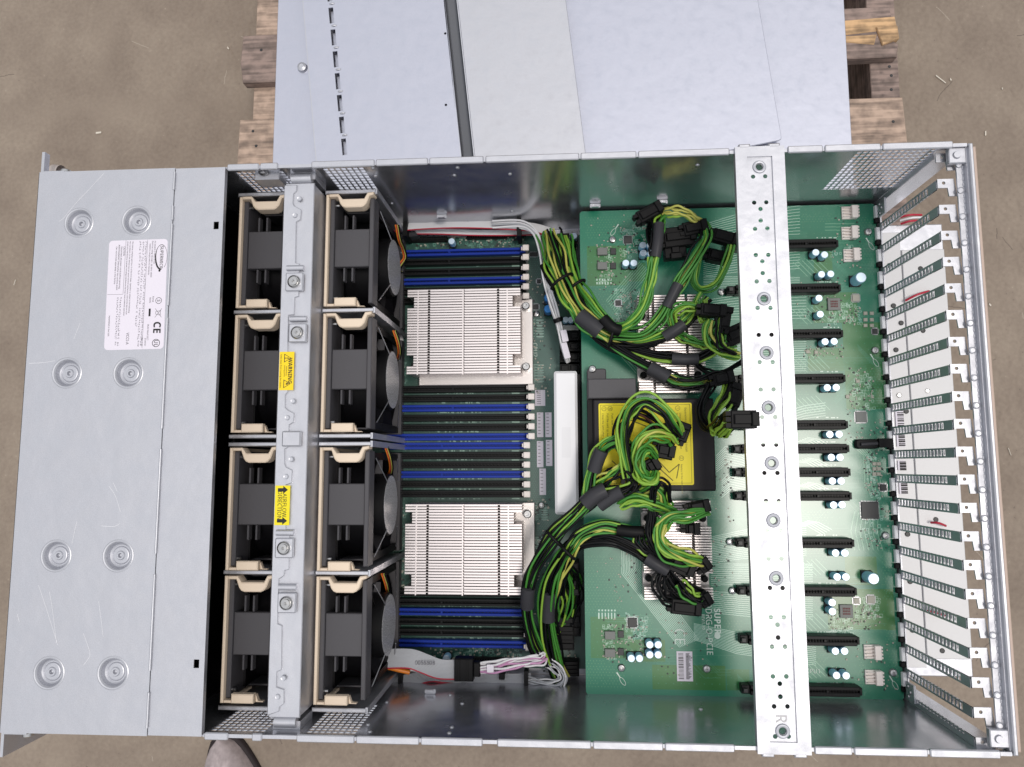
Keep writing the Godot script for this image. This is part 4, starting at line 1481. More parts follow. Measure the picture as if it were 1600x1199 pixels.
	# pin headers along the far edge and the near edge
	for q in [[640, 377, 700], [730, 372, 790], [782, 368, 822], [740, 1030, 800], [820, 1010, 850]]:
		var s := S()
		var a := P(q[0], q[1], MB)
		var b := P(q[2], q[1], MB)
		prism(s, rect(a.x, b.x, a.z - 0.0024, a.z + 0.0024), MB, MB + 0.006, 0.0004)
		var n := int((b.x - a.x) / 0.0024)
		for k in n:
			for d in [-0.0012, 0.0012]:
				bx(s, a.x + (k + 0.4) * 0.0024, a.x + (k + 0.4) * 0.0024 + 0.0006, MB + 0.006, MB + 0.009, a.z + d - 0.0003, a.z + d + 0.0003)
		mi("pin_header", s, M.plastic, t)
	var st1 := S()
	var st2 := S()
	for z in [[640, 366, 818, 386, 150], [612, 498, 634, 604, 60], [610, 790, 632, 930, 60], [650, 1012, 815, 1042, 110], [822, 430, 862, 620, 80], [825, 780, 860, 930, 90], [860, 360, 905, 480, 70], [820, 930, 900, 1060, 70]]:
		for k in z[4]:
			var p := P(rng.randf_range(z[0], z[2]), rng.randf_range(z[1], z[3]), MB)
			var w := rng.randf_range(0.0004, 0.0011)
			var d := rng.randf_range(0.0004, 0.0009)
			bx(st1 if rng.randf() < 0.6 else st2, p.x - w, p.x + w, MB, MB + rng.randf_range(0.0005, 0.0011), p.z - d, p.z + d)
	mi("small_parts", st1, M.smd, t).set_meta("kind", "stuff")
	mi("small_parts", st2, M.chip, t).set_meta("kind", "stuff")
	# stacked drive connectors in black beside the white module, and the power header behind
	for k in 4:
		var s := S()
		var p := P(890, 525 + k * 17, MB + 0.02)
		prism(s, rect(p.x - 0.0095, p.x + 0.0095, p.z - 0.0045, p.z + 0.0045), MB, MB + 0.020, 0.0006)
		for d in [-0.0045, 0.0045]:
			prism(s, rect(p.x + d - 0.0034, p.x + d + 0.0034, p.z - 0.0030, p.z + 0.0026), MB + 0.020, MB + 0.0225, 0.0005)
		mi("drive_connector", s, M.black_slot, t)
	var s := S()
	var p := P(892, 513, MB + 0.01)
	prism(s, rect(p.x - 0.008, p.x + 0.008, p.z - 0.003, p.z + 0.003), MB, MB + 0.012, 0.0005)
	mi("steel_port", s, M.screw, t)
	for q in [[880, 380, 0.012, 0.02, 0.018], [893, 400, 0.008, 0.03, 0.014], [895, 905, 0.012, 0.03, 0.03], [880, 990, 0.02, 0.03, 0.02], [897, 960, 0.012, 0.04, 0.016], [888, 1045, 0.02, 0.014, 0.012]]:
		s = S()
		var c := P(q[0], q[1], MB + q[4])
		prism(s, rect(c.x - q[2] / 2, c.x + q[2] / 2, c.z - q[3] / 2, c.z + q[3] / 2), MB, MB + q[4], 0.0006)
		for k in 4:
			prism(s, rect(c.x - q[2] / 2 + 0.001, c.x + q[2] / 2 - 0.001, c.z - q[3] / 2 + q[3] * (k + 0.15) / 4, c.z - q[3] / 2 + q[3] * (k + 0.75) / 4), MB + q[4], MB + q[4] + 0.002, 0.0004)
		mi("power_socket", s, M.plastic, t)

# ---------- processor heatsinks ----------
func heatsinks() -> void:
	rng.seed = 19
	for k in 2:
		var yt := 0.060
		var x0: float = [0.2800, 0.2806][k]
		var x1 := x0 + 0.1055
		var z0: float = [0.0752, 0.2735][k]
		var z1 := z0 + 0.0800
		var t := thing("processor_heatsink", ["finned aluminium processor heatsink between the memory slots nearer the pallet", "finned aluminium processor heatsink beside the white and grey ribbon cable side"][k], "heatsink", Vector3((x0 + x1) / 2, MB, (z0 + z1) / 2))
		var s := S()
		prism(s, rect(x0 + 0.004, x1 + 0.010, z0 + (0.0 if k == 1 else 0.002), z1 + (0.006 if k == 0 else -0.001)), MB + 0.0055, MB + 0.0125, 0.0006)
		mi("base_plate", s, M.fin_base, t)
		s = S()
		bx(s, x0 + 0.02, x1 - 0.02, MB, MB + 0.0055, z0 + 0.015, z1 - 0.015)
		mi("socket", s, M.chip, t)
		var n := 32
		var pitch := (z1 - z0) / n
		for i in n:
			var f := S()
			var za := z0 + pitch * i + rng.randf_range(-0.00008, 0.00008)
			var short := (i >= 3 and i <= 6) or (i >= 25 and i <= 28)
			var xa := x0 + (0.0062 if short else 0.0)
			var xb := x1 - (0.0072 if short else 0.0)
			# upright sheet, top folded over in lengths; the gaps line up to form the dark marks
			bx(f, xa, xb, MB + 0.0125, yt - 0.0005, za, za + 0.0004)
			var cuts := [[0.1925, 0.0011], [0.505, 0.00035], [0.805, 0.0011]]
			var marks := [xa]
			for c in cuts:
				marks.append(x0 + 0.1055 * c[0] - c[1])
				marks.append(x0 + 0.1055 * c[0] + c[1])
			marks.append(xb)
			for j in range(0, marks.size(), 2):
				bx(f, marks[j], marks[j + 1], yt - 0.0005, yt, za, za + pitch * 0.70)
			# interlock nibs
			for c in [0.105, 0.505, 0.895]:
				var xn: float = x0 + 0.1055 * c
				if xn > xa and xn < xb:
					bx(f, xn - 0.0016, xn - 0.0005, yt - 0.0006, yt + 0.0006, za + pitch * 0.55, za + pitch * 1.12)
			mi("fin", f, M.fin, t)
		for q in [[x0 + 0.0015, z0 + 0.0125], [x1 + 0.0035, z0 + 0.0105], [x0 + 0.0015, z1 - 0.0125], [x1 + 0.0035, z1 - 0.0105]]:
			var c := S()
			lathe(c, [Vector2(0.0038, MB + 0.004), Vector2(0.0038, MB + 0.020), Vector2(0.0030, MB + 0.0215), Vector2(0.0014, MB + 0.0215), Vector2(0.0012, MB + 0.020), Vector2(0, MB + 0.020)], 16, Transform3D(Basis(), Vector3(q[0], 0, q[1])))
			mi("spring_screw", c, M.screw if q[0] > x0 + 0.05 else M.chip, t)

# ---------- expansion board ----------
func expansion_board() -> void:
	rng.seed = 5
	var o := Vector2(0.4412, 0.0036)
	var sz := Vector2(0.2668, 0.4326)
	pic_o = o
	pic_y = BOARD
	pic = Image.create(int(sz.x * 4000), int(sz.y * 4000), false, Image.FORMAT_RGB8)
	var green := Color(0.125, 0.46, 0.35)
	pic.fill(green)
	var pour := Color(0.20, 0.44, 0.19)
	var track := Color(0.48, 0.68, 0.56)
	var pale := Color(0.68, 0.80, 0.73)
	var silk := Color(0.74, 0.83, 0.78)
	var dot := Color(0.30, 0.55, 0.40)
	# copper pours under the lacquer
	for q in [[917, 385, 980, 446], [923, 964, 990, 1030], [1019, 1039, 1135, 1080], [1135, 1046, 1172, 1080], [1271, 394, 1302, 432], [1270, 458, 1342, 504], [1316, 505, 1400, 640], [1292, 920, 1400, 985], [1262, 545, 1320, 580], [1320, 870, 1372, 915], [955, 412, 1010, 440], [985, 1000, 1040, 1035]]:
		area(q[0], q[1], q[2], q[3], pour.lerp(green, rng.randf() * 0.35))
	# faint inner-layer tracks all over
	for k in 130:
		var u := rng.randf_range(915, 1380)
		var v := rng.randf_range(340, 1075)
		var du := rng.randf_range(15, 60)
		var dv: float = [0.0, 0.0, du, -du][rng.randi() % 4]
		tracks([[u, v], [u + du, v + dv], [u + du * 2, v + dv]], [[u + 2, v + 9], [u + du + 2, v + dv + 9], [u + du * 2, v + dv + 9]], rng.randi_range(2, 5), 1.6, green.lerp(track, 0.45))
	vias(912, 336, 1404, 1082, 26.0, 3, green.lerp(dot, 0.7))
	# via fields
	for q in [[915, 340, 1000, 372], [914, 448, 965, 500], [914, 870, 970, 960], [912, 1032, 975, 1075], [1000, 960, 1020, 1000], [985, 985, 1010, 1000], [1240, 335, 1300, 348], [1338, 340, 1400, 430], [1350, 580, 1385, 640], [1342, 705, 1352, 745], [1378, 860, 1402, 940], [1340, 985, 1352, 1080], [1245, 400, 1268, 420], [1245, 470, 1268, 485], [1245, 612, 1265, 630], [1250, 675, 1285, 692], [1255, 745, 1290, 765], [1262, 800, 1296, 830], [1260, 860, 1290, 880], [1262, 930, 1282, 955], [1268, 1020, 1290, 1040], [1150, 672, 1165, 690], [1132, 970, 1160, 990], [1110, 770, 1130, 800], [1385, 985, 1404, 1070]]:
		vias(q[0], q[1], q[2], q[3], 11.0, 3, dot)
	# the broad bus to the second switch and its twin
	tracks([[972, 862], [972, 897], [1062, 1012]], [[1006, 866], [1006, 885], [1092, 1000]], 15, 2.6, pale)
	tracks([[948, 470], [1000, 410]], [[962, 490], [1016, 425]], 8, 2.4, track)
	tracks([[960, 545], [1000, 590]], [[985, 540], [1010, 572]], 7, 2.4, track)
	# lanes fanning from the switches to the slots
	for q in [[1098, 352, 1250, 322, 1098, 376, 1250, 366, 10], [1100, 405, 1250, 380, 1100, 432, 1250, 420, 10], [1100, 432, 1250, 434, 1100, 450, 1250, 452, 8], [1100, 470, 1260, 455, 1100, 500, 1260, 498, 10], [1100, 530, 1260, 520, 1100, 580, 1260, 580, 18], [1110, 840, 1260, 820, 1110, 880, 1260, 868, 16], [1112, 882, 1270, 882, 1112, 915, 1270, 912, 12], [1112, 925, 1270, 930, 1112, 958, 1270, 968, 12], [1085, 975, 1275, 1000, 1085, 1000, 1275, 1040, 14], [1240, 660, 1290, 650, 1240, 640, 1290, 630, 6]]:
		tracks([[q[0], q[1]], [lerpf(q[0], q[2], 0.35), lerpf(q[1], q[3], 0.55)], [q[2], q[3]]], [[q[4], q[5]], [lerpf(q[4], q[6], 0.35), lerpf(q[5], q[7], 0.55)], [q[6], q[7]]], q[8], 2.6, pale)
	# loops of tracks near the middle
	for c in [[1120, 712], [1128, 752]]:
		tracks([[c[0], c[1]], [c[0] + 14, c[1] - 14], [c[0] + 40, c[1] - 8], [c[0] + 60, c[1] + 6]], [[c[0], c[1] + 26], [c[0] + 12, c[1] + 16], [c[0] + 40, c[1] + 22], [c[0] + 60, c[1] + 30]], 9, 2.4, pale)
	# short slanted lanes beside each slot
	for v in [410, 485, 560, 625, 880, 965, 1040]:
		tracks([[1240, v], [1262, v + 22]], [[1275, v - 6], [1297, v + 16]], 6, 2.4, track)
	for v in [690, 722, 760, 820]:
		tracks([[1246, v], [1262, v + 2], [1285, v + 16]], [[1262, v - 6], [1280, v - 3], [1300, v + 8]], 5, 2.4, pale)
	tracks([[1325, 690], [1350, 712], [1352, 760]], [[1342, 680], [1368, 715], [1380, 770]], 6, 2.4, track)
	tracks([[1336, 800], [1330, 830], [1336, 860]], [[1372, 812], [1372, 835], [1380, 860]], 7, 2.4, track)
	tracks([[1290, 350], [1335, 350]], [[1290, 360], [1335, 360]], 3, 2.4, track)
	# component print
	comps(966, 350, 1010, 400, 60, silk)
	comps(932, 385, 960, 440, 40, silk)
	comps(958, 450, 1000, 500, 60, silk)
	comps(940, 975, 960, 1030, 36, silk)
	comps(975, 955, 1010, 1000, 60, silk)
	comps(1296, 380, 1330, 400, 16, silk)
	comps(1290, 470, 1345, 505, 60, silk)
	comps(1330, 580, 1365, 640, 60, silk)
	comps(1352, 710, 1375, 780, 50, silk)
	comps(1345, 785, 1380, 850, 40, silk)
	comps(1335, 930, 1375, 965, 50, silk)
	comps(1292, 960, 1330, 990, 40, silk)
	for q in [[932, 436, 958, 445], [935, 953, 965, 968]]:
		for k in 6:
			var u: float = lerpf(q[0], q[2], k / 6.0)
			area(u, q[1], u + 2.4, q[1] + 3, silk)
			area(u, q[1] + 5, u + 2.4, q[3], silk)
	for v in [383, 452, 523, 592, 664, 702, 738, 775, 848, 923, 999, 1079]:
		for k in 10:
			var u := rng.randf_range(1275, 1310)
			area(u, v - 12, u + 2.5, v - 10, silk)
	var m := pcb(pic, 0.26)
	var t := thing("expansion_board", "bright green expansion board with twelve black card slots and blue capacitors", "circuit board", Vector3(0.575, BOARD - 0.0018, 0.22))
	mi("board", board_mesh(rrect(o.x, o.x + sz.x, o.y, o.y + sz.y, 0.003, 4), BOARD - 0.0018, BOARD, o, sz), m, t)
	var s := S()
	for q in [[0.45, 0.02], [0.45, 0.42], [0.69, 0.02], [0.69, 0.42], [0.55, 0.22], [0.69, 0.22]]:
		lathe(s, [Vector2(0.004, 0.0012), Vector2(0.004, BOARD - 0.0018)], 10, Transform3D(Basis(), Vector3(q[0], 0, q[1])))
	mi("standoff", s, M.gold, t)
	# card slots
	var zs := [0.0426, 0.0831, 0.1241, 0.1638, 0.2043, 0.2250, 0.2453, 0.2656, 0.3055, 0.3458, 0.3862, 0.4272]
	for z in zs:
		s = S()
		var xa := 0.5790
		var xb := 0.6682
		var y1 := BOARD + 0.0112
		prism(s, rect(xa, xb, z - 0.0041, z - 0.0009), BOARD, y1, 0.0005)
		prism(s, rect(xa, xb, z + 0.0009, z + 0.0041), BOARD, y1, 0.0005)
		bx(s, xa, xb, BOARD, BOARD + 0.004, z - 0.0009, z + 0.0009)
		bx(s, xb - 0.0270, xb - 0.0250, BOARD + 0.004, y1 - 0.0002, z - 0.0009, z + 0.0009)
		prism(s, rect(xb, xb + 0.0022, z - 0.0030, z + 0.0030), BOARD, y1 - 0.001, 0.0004)
		prism(s, rect(xa - 0.0070, xa - 0.0002, z - 0.0036, z + 0.0036), BOARD, BOARD + 0.0090, 0.0006)
		var sl := mi("card_slot", s, M.black_slot, t)
		s = S()
		for i in 36:
			var x: float = lerpf(xa + 0.002, xb - 0.003, i / 35.0)
			bx(s, x, x + 0.0010, y1 - 0.0012, y1 + 0.0001, z - 0.00086, z - 0.00045)
			bx(s, x, x + 0.0010, y1 - 0.0012, y1 + 0.0001, z + 0.00045, z + 0.00086)
		mi("contacts", s, M.contact, sl)
		s = S()
		bx(s, xa - 0.0060, xa - 0.0030, BOARD + 0.0090, BOARD + 0.0128, z - 0.0015, z + 0.0015)
		mi("slot_latch", s, M.chip, sl)
	var cy := BOARD
	for q in [[1275, 394.4], [1288.8, 398], [1284, 428.7], [1298.4, 428], [1280, 466], [1282, 491], [1289.6, 534], [1303.8, 533.6], [1293, 606], [1307, 605.6], [1297, 679], [1311.4, 678.7], [1299.4, 715], [1312.8, 715], [1301, 752], [1314.6, 752], [1303, 789.5], [1316, 789], [1306, 864.5], [1320.4, 864.5], [1308.4, 902], [1322, 902], [1300.6, 942], [1301, 956], [1305.7, 1018], [1320, 1018], [1307.5, 1056], [1322.5, 1056.4], [1004.5, 383], [1016, 383], [1005.5, 395.5], [1017, 396], [978, 411], [990.5, 411], [1015.5, 1008], [1028.6, 1008], [1015.5, 1023.7], [1028.6, 1023.7], [986.6, 1029.4], [999.4, 1029.4]]:
		var top := P(q[0], q[1], cy + 0.0107)
		can(t, Vector3(top.x, cy, top.z), 1.0)
	for q in [[1346, 433.5], [1365.6, 905]]:
		var top := P(q[0], q[1], cy + 0.015)
		can(t, Vector3(top.x, cy, top.z), 1.45)
	# chips and coils
	for q in [[1345, 652, 0.0092, 0.0092], [1358.7, 797.5, 0.0145, 0.0145]]:
		chip(t, P(q[0], q[1], cy), q[2], q[3], 0.0016, M.chip_grey if q[0] < 1350 else M.chip, 12)
	for q in [[1302.4, 476], [1321.6, 955]]:
		var p := P(q[0], q[1], cy)
		chip(t, p, 0.0110, 0.0110, 0.0020, M.chip_grey)
		s = S()
		for i in 5:
			for j in 3:
				bx(s, p.x - 0.0030 + i * 0.0013, p.x - 0.0022 + i * 0.0013, cy + 0.0020, cy + 0.0024, p.z - 0.0030 + j * 0.0022, p.z - 0.0016 + j * 0.0022)
		mi("pad_array", s, mat(Color(0.38, 0.10, 0.10), 0.5), t)
	for q in [[941, 394.5], [941, 417], [953, 992], [953, 1019.5]]:
		chip(t, P(q[0], q[1], cy), 0.0090, 0.0068, 0.0040, M.chip_grey)
		chip(t, P(q[0] + 17, q[1] - 1, cy), 0.0052, 0.0060, 0.0014, M.chip)
	for q in [[981, 375, 0.0070, M.chip], [988, 973, 0.0080, M.chip], [1337, 466, 0.0062, M.smd], [1360.5, 937, 0.0062, M.smd], [1338, 939, 0.0050, M.smd], [966, 474, 0.0050, M.chip], [1380, 762, 0.0055, M.chip], [1367, 518, 0.0045, M.chip]]:
		chip(t, P(q[0], q[1], cy), q[2], q[2], 0.0014, q[3], 8)
	for q in [[1352, 490], [1362, 490], [1352, 500], [1362, 500], [1352, 509], [1362, 509], [1366, 725], [1373, 725], [1366, 733], [1373, 733], [1366, 741], [1373, 741], [1262, 550], [1275, 551], [1340, 596], [1324, 620]]:
		chip(t, P(q[0], q[1], cy), 0.0034, 0.0030, 0.0012, M.smd)
	for q in [[957, 375], [971, 1043.6], [1104, 1045], [1356, 363], [1366.7, 548], [1383, 837], [1395, 1051], [1140, 846.6], [1144, 923], [1127, 457]]:
		inst("screw", part.screw, M.screw, t, P(q[0], q[1], cy))
	# white fan headers
	for q in [[1329, 330, 1], [1329, 362, 1], [1332, 397, 1], [1365, 1021, 1], [1367, 1061, 1]]:
		var p := P(q[0], q[1], cy + 0.006)
		s = S()
		prism(s, rect(p.x + 0.0015, p.x + 0.0068, p.z - 0.0058, p.z + 0.0058), cy, cy + 0.0062, 0.0004)
		prism(s, rect(p.x - 0.0060, p.x + 0.0015, p.z - 0.0058, p.z + 0.0058), cy, cy + 0.0020, 0.0004)
		for j in 4:
			bx(s, p.x - 0.0052, p.x + 0.0012, cy + 0.0020, cy + 0.0046, p.z - 0.0046 + j * 0.0028, p.z - 0.0040 + j * 0.0028)
			prism(s, rect(p.x + 0.0068, p.x + 0.0080, p.z - 0.0052 + j * 0.0028, p.z - 0.0036 + j * 0.0028), cy, cy + 0.0062, 0.0003)
		mi("fan_header", s, M.latch, t)
	var s1 := S()
	var s2 := S()
	for z in [[966, 350, 1012, 402, 60], [930, 383, 962, 446, 30], [956, 452, 1000, 505, 60], [940, 960, 1012, 1035, 110], [1290, 462, 1346, 510, 60], [1325, 575, 1368, 640, 60], [1350, 700, 1380, 790, 60], [1290, 945, 1376, 985, 80], [1130, 700, 1150, 770, 20], [1345, 795, 1390, 860, 40], [1255, 540, 1320, 560, 40], [1300, 340, 1345, 450, 40], [1320, 640, 1390, 690, 40], [1240, 440, 1310, 520, 30], [1300, 1000, 1400, 1080, 40], [1110, 600, 1150, 960, 50], [915, 335, 1000, 480, 40], [930, 860, 1000, 960, 30], [1030, 960, 1110, 1075, 30]]:
		for k in z[4]:
			var p := P(rng.randf_range(z[0], z[2]), rng.randf_range(z[1], z[3]), cy)
			var w := rng.randf_range(0.0003, 0.0008)
			var d := rng.randf_range(0.0003, 0.0008)
			bx(s1 if rng.randf() < 0.65 else s2, p.x - w, p.x + w, cy, cy + rng.randf_range(0.0004, 0.0009), p.z - d, p.z + d)
	mi("small_parts", s1, M.smd, t).set_meta("kind", "stuff")
	mi("small_parts", s2, M.chip, t).set_meta("kind", "stuff")
	# printed words and marks
	words(t, "SUPER", 0.0052, P(1121, 971, cy + 0.0002), M.silk, true, true)
	s = S()
	prism(s, circ(P(1121, 994, cy).x, P(1121, 994, cy).z, 0.0026, 16), cy, cy + 0.0002)
	mi("round_print", s, M.silk, t)
	words(t, "X10DRG-O-PCIE", 0.0052, P(1108, 976, cy + 0.0002), M.silk)
	words(t, "REV:1.10", 0.0024, P(1099, 972, cy + 0.0002), M.silk)
	words(t, "CE", 0.0090, P(1062, 995, cy + 0.0002), M.silk, true, false)
	words(t, "CPU1", 0.0036, P(1271, 1049, cy + 0.0002), M.silk, false)
	for q in [[960, 360, -0.6], [971, 1062, 0.6], [1360, 382, 0.5], [1367, 564, 0.5], [1397, 1068, 0.5]]:
		s = S()
		var p := P(q[0], q[1], cy + 0.0002)
		var xf := Transform3D(Basis(Vector3.UP, q[2]), p)
		for i in 16:
			var a0 := TAU * i / 16
			var a1 := TAU * (i + 1) / 16
			quad(s, xf * Vector3(cos(a0) * 0.0018, 0, 0.002 + sin(a0) * 0.0040), xf * Vector3(cos(a0) * 0.0014, 0, 0.002 + sin(a0) * 0.0036), xf * Vector3(cos(a1) * 0.0014, 0, 0.002 + sin(a1) * 0.0036), xf * Vector3(cos(a1) * 0.0018, 0, 0.002 + sin(a1) * 0.0040), Vector3.UP)
		quad(s, xf * Vector3(-0.0006, 0, -0.0070), xf * Vector3(0.0006, 0, -0.0070), xf * Vector3(0.0004, 0, -0.0018), xf * Vector3(-0.0004, 0, -0.0018), Vector3.UP)
		mi("screwdriver_print", s, M.silk, t)
	s = S()
	var pa := P(1057, 1018, cy)
	var pb := P(1083, 1065, cy)
	prism(s, rect(pa.x, pb.x, pa.z, pb.z), cy, cy + 0.0003)
	var lab := mi("serial_label", s, M.paper, t)
	s = S()
	rng.seed = 3
	for k in 40:
		var z: float = lerpf(pa.z + 0.0015, pb.z - 0.0015, k / 40.0)
		if k % 2 == 0 or rng.randf() < 0.35:
			bx(s, pa.x + 0.0014, pa.x + 0.0058, cy + 0.0003, cy + 0.00036, z, z + 0.00035)
		bx(s, pa.x + 0.0078, pa.x + 0.0078 + rng.randf_range(0.002, 0.0048), cy + 0.0003, cy + 0.00036, z, z + 0.0003)
	mi("barcode", s, M.ink, lab)
	switch_heatsinks()
	# black release lever over the board edge
	var lv := thing("release_lever", "thin black plastic release lever lying over the expansion board edge", "lever", Vector3(0.69, BOARD, 0.224))
	s = S()
	var a := P(1338, 694, 0.066)
	var b := P(1397, 690, 0.078)
	prism(s, rrect(a.x, a.x + 0.020, a.z - 0.0042, a.z + 0.0042, 0.003, 4), BOARD + 0.0002, BOARD + 0.0050, 0.001)
	bx(s, a.x + 0.019, 0.7085, BOARD + 0.0030, BOARD + 0.0072, a.z - 0.0046, a.z + 0.0032)
	mi("arm", s, M.plastic, lv)
	s = S()
	tube(s, [Vector3(a.x + 0.004, BOARD + 0.0058, a.z + 0.0004), Vector3(a.x + 0.018, BOARD + 0.0060, a.z - 0.0004)], 0.0016, 8)
	mi("ridge", s, M.sleeve, lv)

func switch_heatsinks() -> void:
	for k in 2:
		var yt := BOARD + 0.022
		var a := P([996, 1004][k], [462, 783][k], yt)
		var b := P([1104, 1115][k], [612, 937][k], yt)
		var x0 := a.x
		var x1 := b.x
		var z0 := a.z
		var z1 := b.z
		var t := thing("switch_heatsink", ["pale finned heatsink on the expansion board, above the yellow label bracket", "pale finned heatsink on the expansion board, beside the printed board name"][k], "heatsink", Vector3((x0 + x1) / 2, BOARD, (z0 + z1) / 2), "switch heatsinks")
		var s := S()
		prism(s, rect(x0, x1, z0, z1), BOARD + 0.002, BOARD + 0.006, 0.0005)
		bx(s, x0 + 0.015, x1 - 0.015, BOARD, BOARD + 0.002, z0 + 0.02, z1 - 0.02)
		mi("base_plate", s, M.fin_base, t)
		var n := 38
		for i in n:
			s = S()
			var z := z0 + (z1 - z0 - 0.0008) * i / (n - 1)
			var corner := (i >= 5 and i <= 9) or (i >= n - 10 and i <= n - 6)
			var e := 0.0100 if corner else 0.0
			for seg in [[x0 + e, x0 + 0.0120], [x0 + 0.0145, x1 - 0.0165], [x1 - 0.0140, x1 - e]]:
				bx(s, seg[0], seg[1], BOARD + 0.006, yt, z, z + 0.0013)
			mi("fin", s, M.fin, t)
		for q in [[x0 + 0.005, z0 + (z1 - z0) * 7.0 / 37], [x1 - 0.005, z0 + (z1 - z0) * 7.0 / 37], [x0 + 0.005, z0 + (z1 - z0) * 30.0 / 37], [x1 - 0.005, z0 + (z1 - z0) * 30.0 / 37]]:
			s = S()
			lathe(s, [Vector2(0.0030, BOARD + 0.006), Vector2(0.0030, BOARD + 0.013), Vector2(0.0022, BOARD + 0.0145), Vector2(0, BOARD + 0.0145)], 12, Transform3D(Basis(), Vector3(q[0], 0, q[1])))
			mi("push_pin", s, M.plastic, t)

# ---------- tray with the yellow label, white module ----------
func bracket_and_module() -> void:
	var y := 0.092
	var t := thing("label_tray", "black plastic tray carrying a large yellow instruction label", "tray", Vector3(0.50, BOARD, 0.22))
	var s := S()
	prism(s, rrect(0.4497, 0.5518, 0.1822, 0.2606, 0.0015, 3), BOARD, y, 0.0012)
	var tr := mi("tray_top", s, M.tray, t)
	s = S()
	prism(s, rrect(0.4454, 0.4868, 0.1646, 0.1818, 0.0008, 2), BOARD, y + 0.0015, 0.0008)
	prism(s, rrect(0.4456, 0.4626, 0.1530, 0.1644, 0.002, 3), BOARD, BOARD + 0.012, 0.0008)
	mi("side_block", s, M.fan, t)
	inst("screw", part.screw, M.screw, t, P(925.6, 577, BOARD + 0.012))
	s = S()
	bx(s, 0.4454, 0.4496, BOARD, y - 0.004, 0.1822, 0.2606)
	mi("side_rail", s, M.plastic, t)
	s = S()
	prism(s, rrect(0.4544, 0.5334, 0.1860, 0.2555, 0.0015, 3), y, y + 0.0004)
	var lab := mi("yellow_label", s, M.yellow, t)
	var olive := mat(Color(0.40, 0.38, 0.05), 0.6)
	s = S()
	var q0 := y + 0.0004
	for r in [[0.4560, 0.5318, 0.1874, 0.1877], [0.4560, 0.5318, 0.2538, 0.2541], [0.4560, 0.4563, 0.1874, 0.2541], [0.5315, 0.5318, 0.1874, 0.2541]]:
		bx(s, r[0], r[1], q0, q0 + 0.00006, r[2], r[3])
	for c in [[0.4590, 0.1905], [0.4642, 0.1905], [0.5215, 0.1905], [0.5235, 0.2330]]:
		for i in 20:
			var d0 := Vector3(cos(TAU * i / 20), 0, sin(TAU * i / 20)) * 0.0021
			var d1 := Vector3(cos(TAU * (i + 1) / 20), 0, sin(TAU * (i + 1) / 20)) * 0.0021
			var cc := Vector3(c[0], q0 + 0.00006, c[1])
			quad(s, cc + d0, cc + d0 * 0.84, cc + d1 * 0.84, cc + d1, Vector3.UP)
	# the line drawing of a board and its screws
	for e in [[0.5040, 0.2350, 0.5130, 0.2450], [0.5130, 0.2450, 0.5215, 0.2380], [0.5215, 0.2380, 0.5190, 0.2500], [0.5010, 0.2380, 0.5160, 0.2520], [0.4800, 0.2000, 0.4950, 0.2060], [0.4950, 0.2060, 0.4900, 0.2180], [0.4650, 0.2350, 0.4800, 0.2480], [0.4620, 0.2420, 0.4760, 0.2520]]:
		var a := Vector3(e[0], q0 + 0.00006, e[1])
		var b := Vector3(e[2], q0 + 0.00006, e[3])
		var w := (b - a).normalized().cross(Vector3.UP) * 0.0004
		quad(s, a - w, a + w, b + w, b - w, Vector3.UP)
	mi("label_print", s, olive, lab)
	words(lab, "C", 0.0022, Vector3(0.4590, q0 + 0.00006, 0.1905), olive)
	words(lab, "B", 0.0022, Vector3(0.4642, q0 + 0.00006, 0.1905), olive)
	words(lab, "1", 0.0022, Vector3(0.5215, q0 + 0.00006, 0.1905), olive)
	words(lab, "2", 0.0022, Vector3(0.5235, q0 + 0.00006, 0.2330), olive)
	for w in [["Expansion card removal and install", 0.5280, 0.1900, 0.0017], ["Unscrew the retention bracket", 0.5235, 0.1945, 0.0016], ["Then lift the card assembly", 0.5205, 0.1945, 0.0016], ["Replace in the reverse order", 0.5235, 0.2380, 0.0014], ["Push lever down to release", 0.4660, 0.1945, 0.0016], ["Pull the card up and out", 0.4620, 0.1945, 0.0016], ["Close the latch after use", 0.4580, 0.1945, 0.0016]]:
		words(lab, w[0], w[3], Vector3(w[1], q0 + 0.00006, w[2]), olive, true, false, false)
	# white module standing beside the expansion board
	var mo := thing("white_module", "long white plastic module standing upright beside the expansion board", "module", Vector3(0.425, MB, 0.218))
	s = S()
	prism(s, rrect(0.4160, 0.4368, 0.1545, 0.2818, 0.0022, 4), MB, 0.070, 0.0022)
	mi("case", s, M.white, mo)
	s = S()
	prism(s, rect(0.4368, 0.4398, 0.1560, 0.2780), MB, 0.058, 0.0005)
	mi("side_clip", s, M.plastic, mo)
	s = S()
	prism(s, rrect(0.4225, 0.4305, 0.2050, 0.2320, 0.001, 2), 0.070, 0.0702)
	mi("embossed_patch", s, mat(Color(0.88, 0.88, 0.89), 0.55), mo)

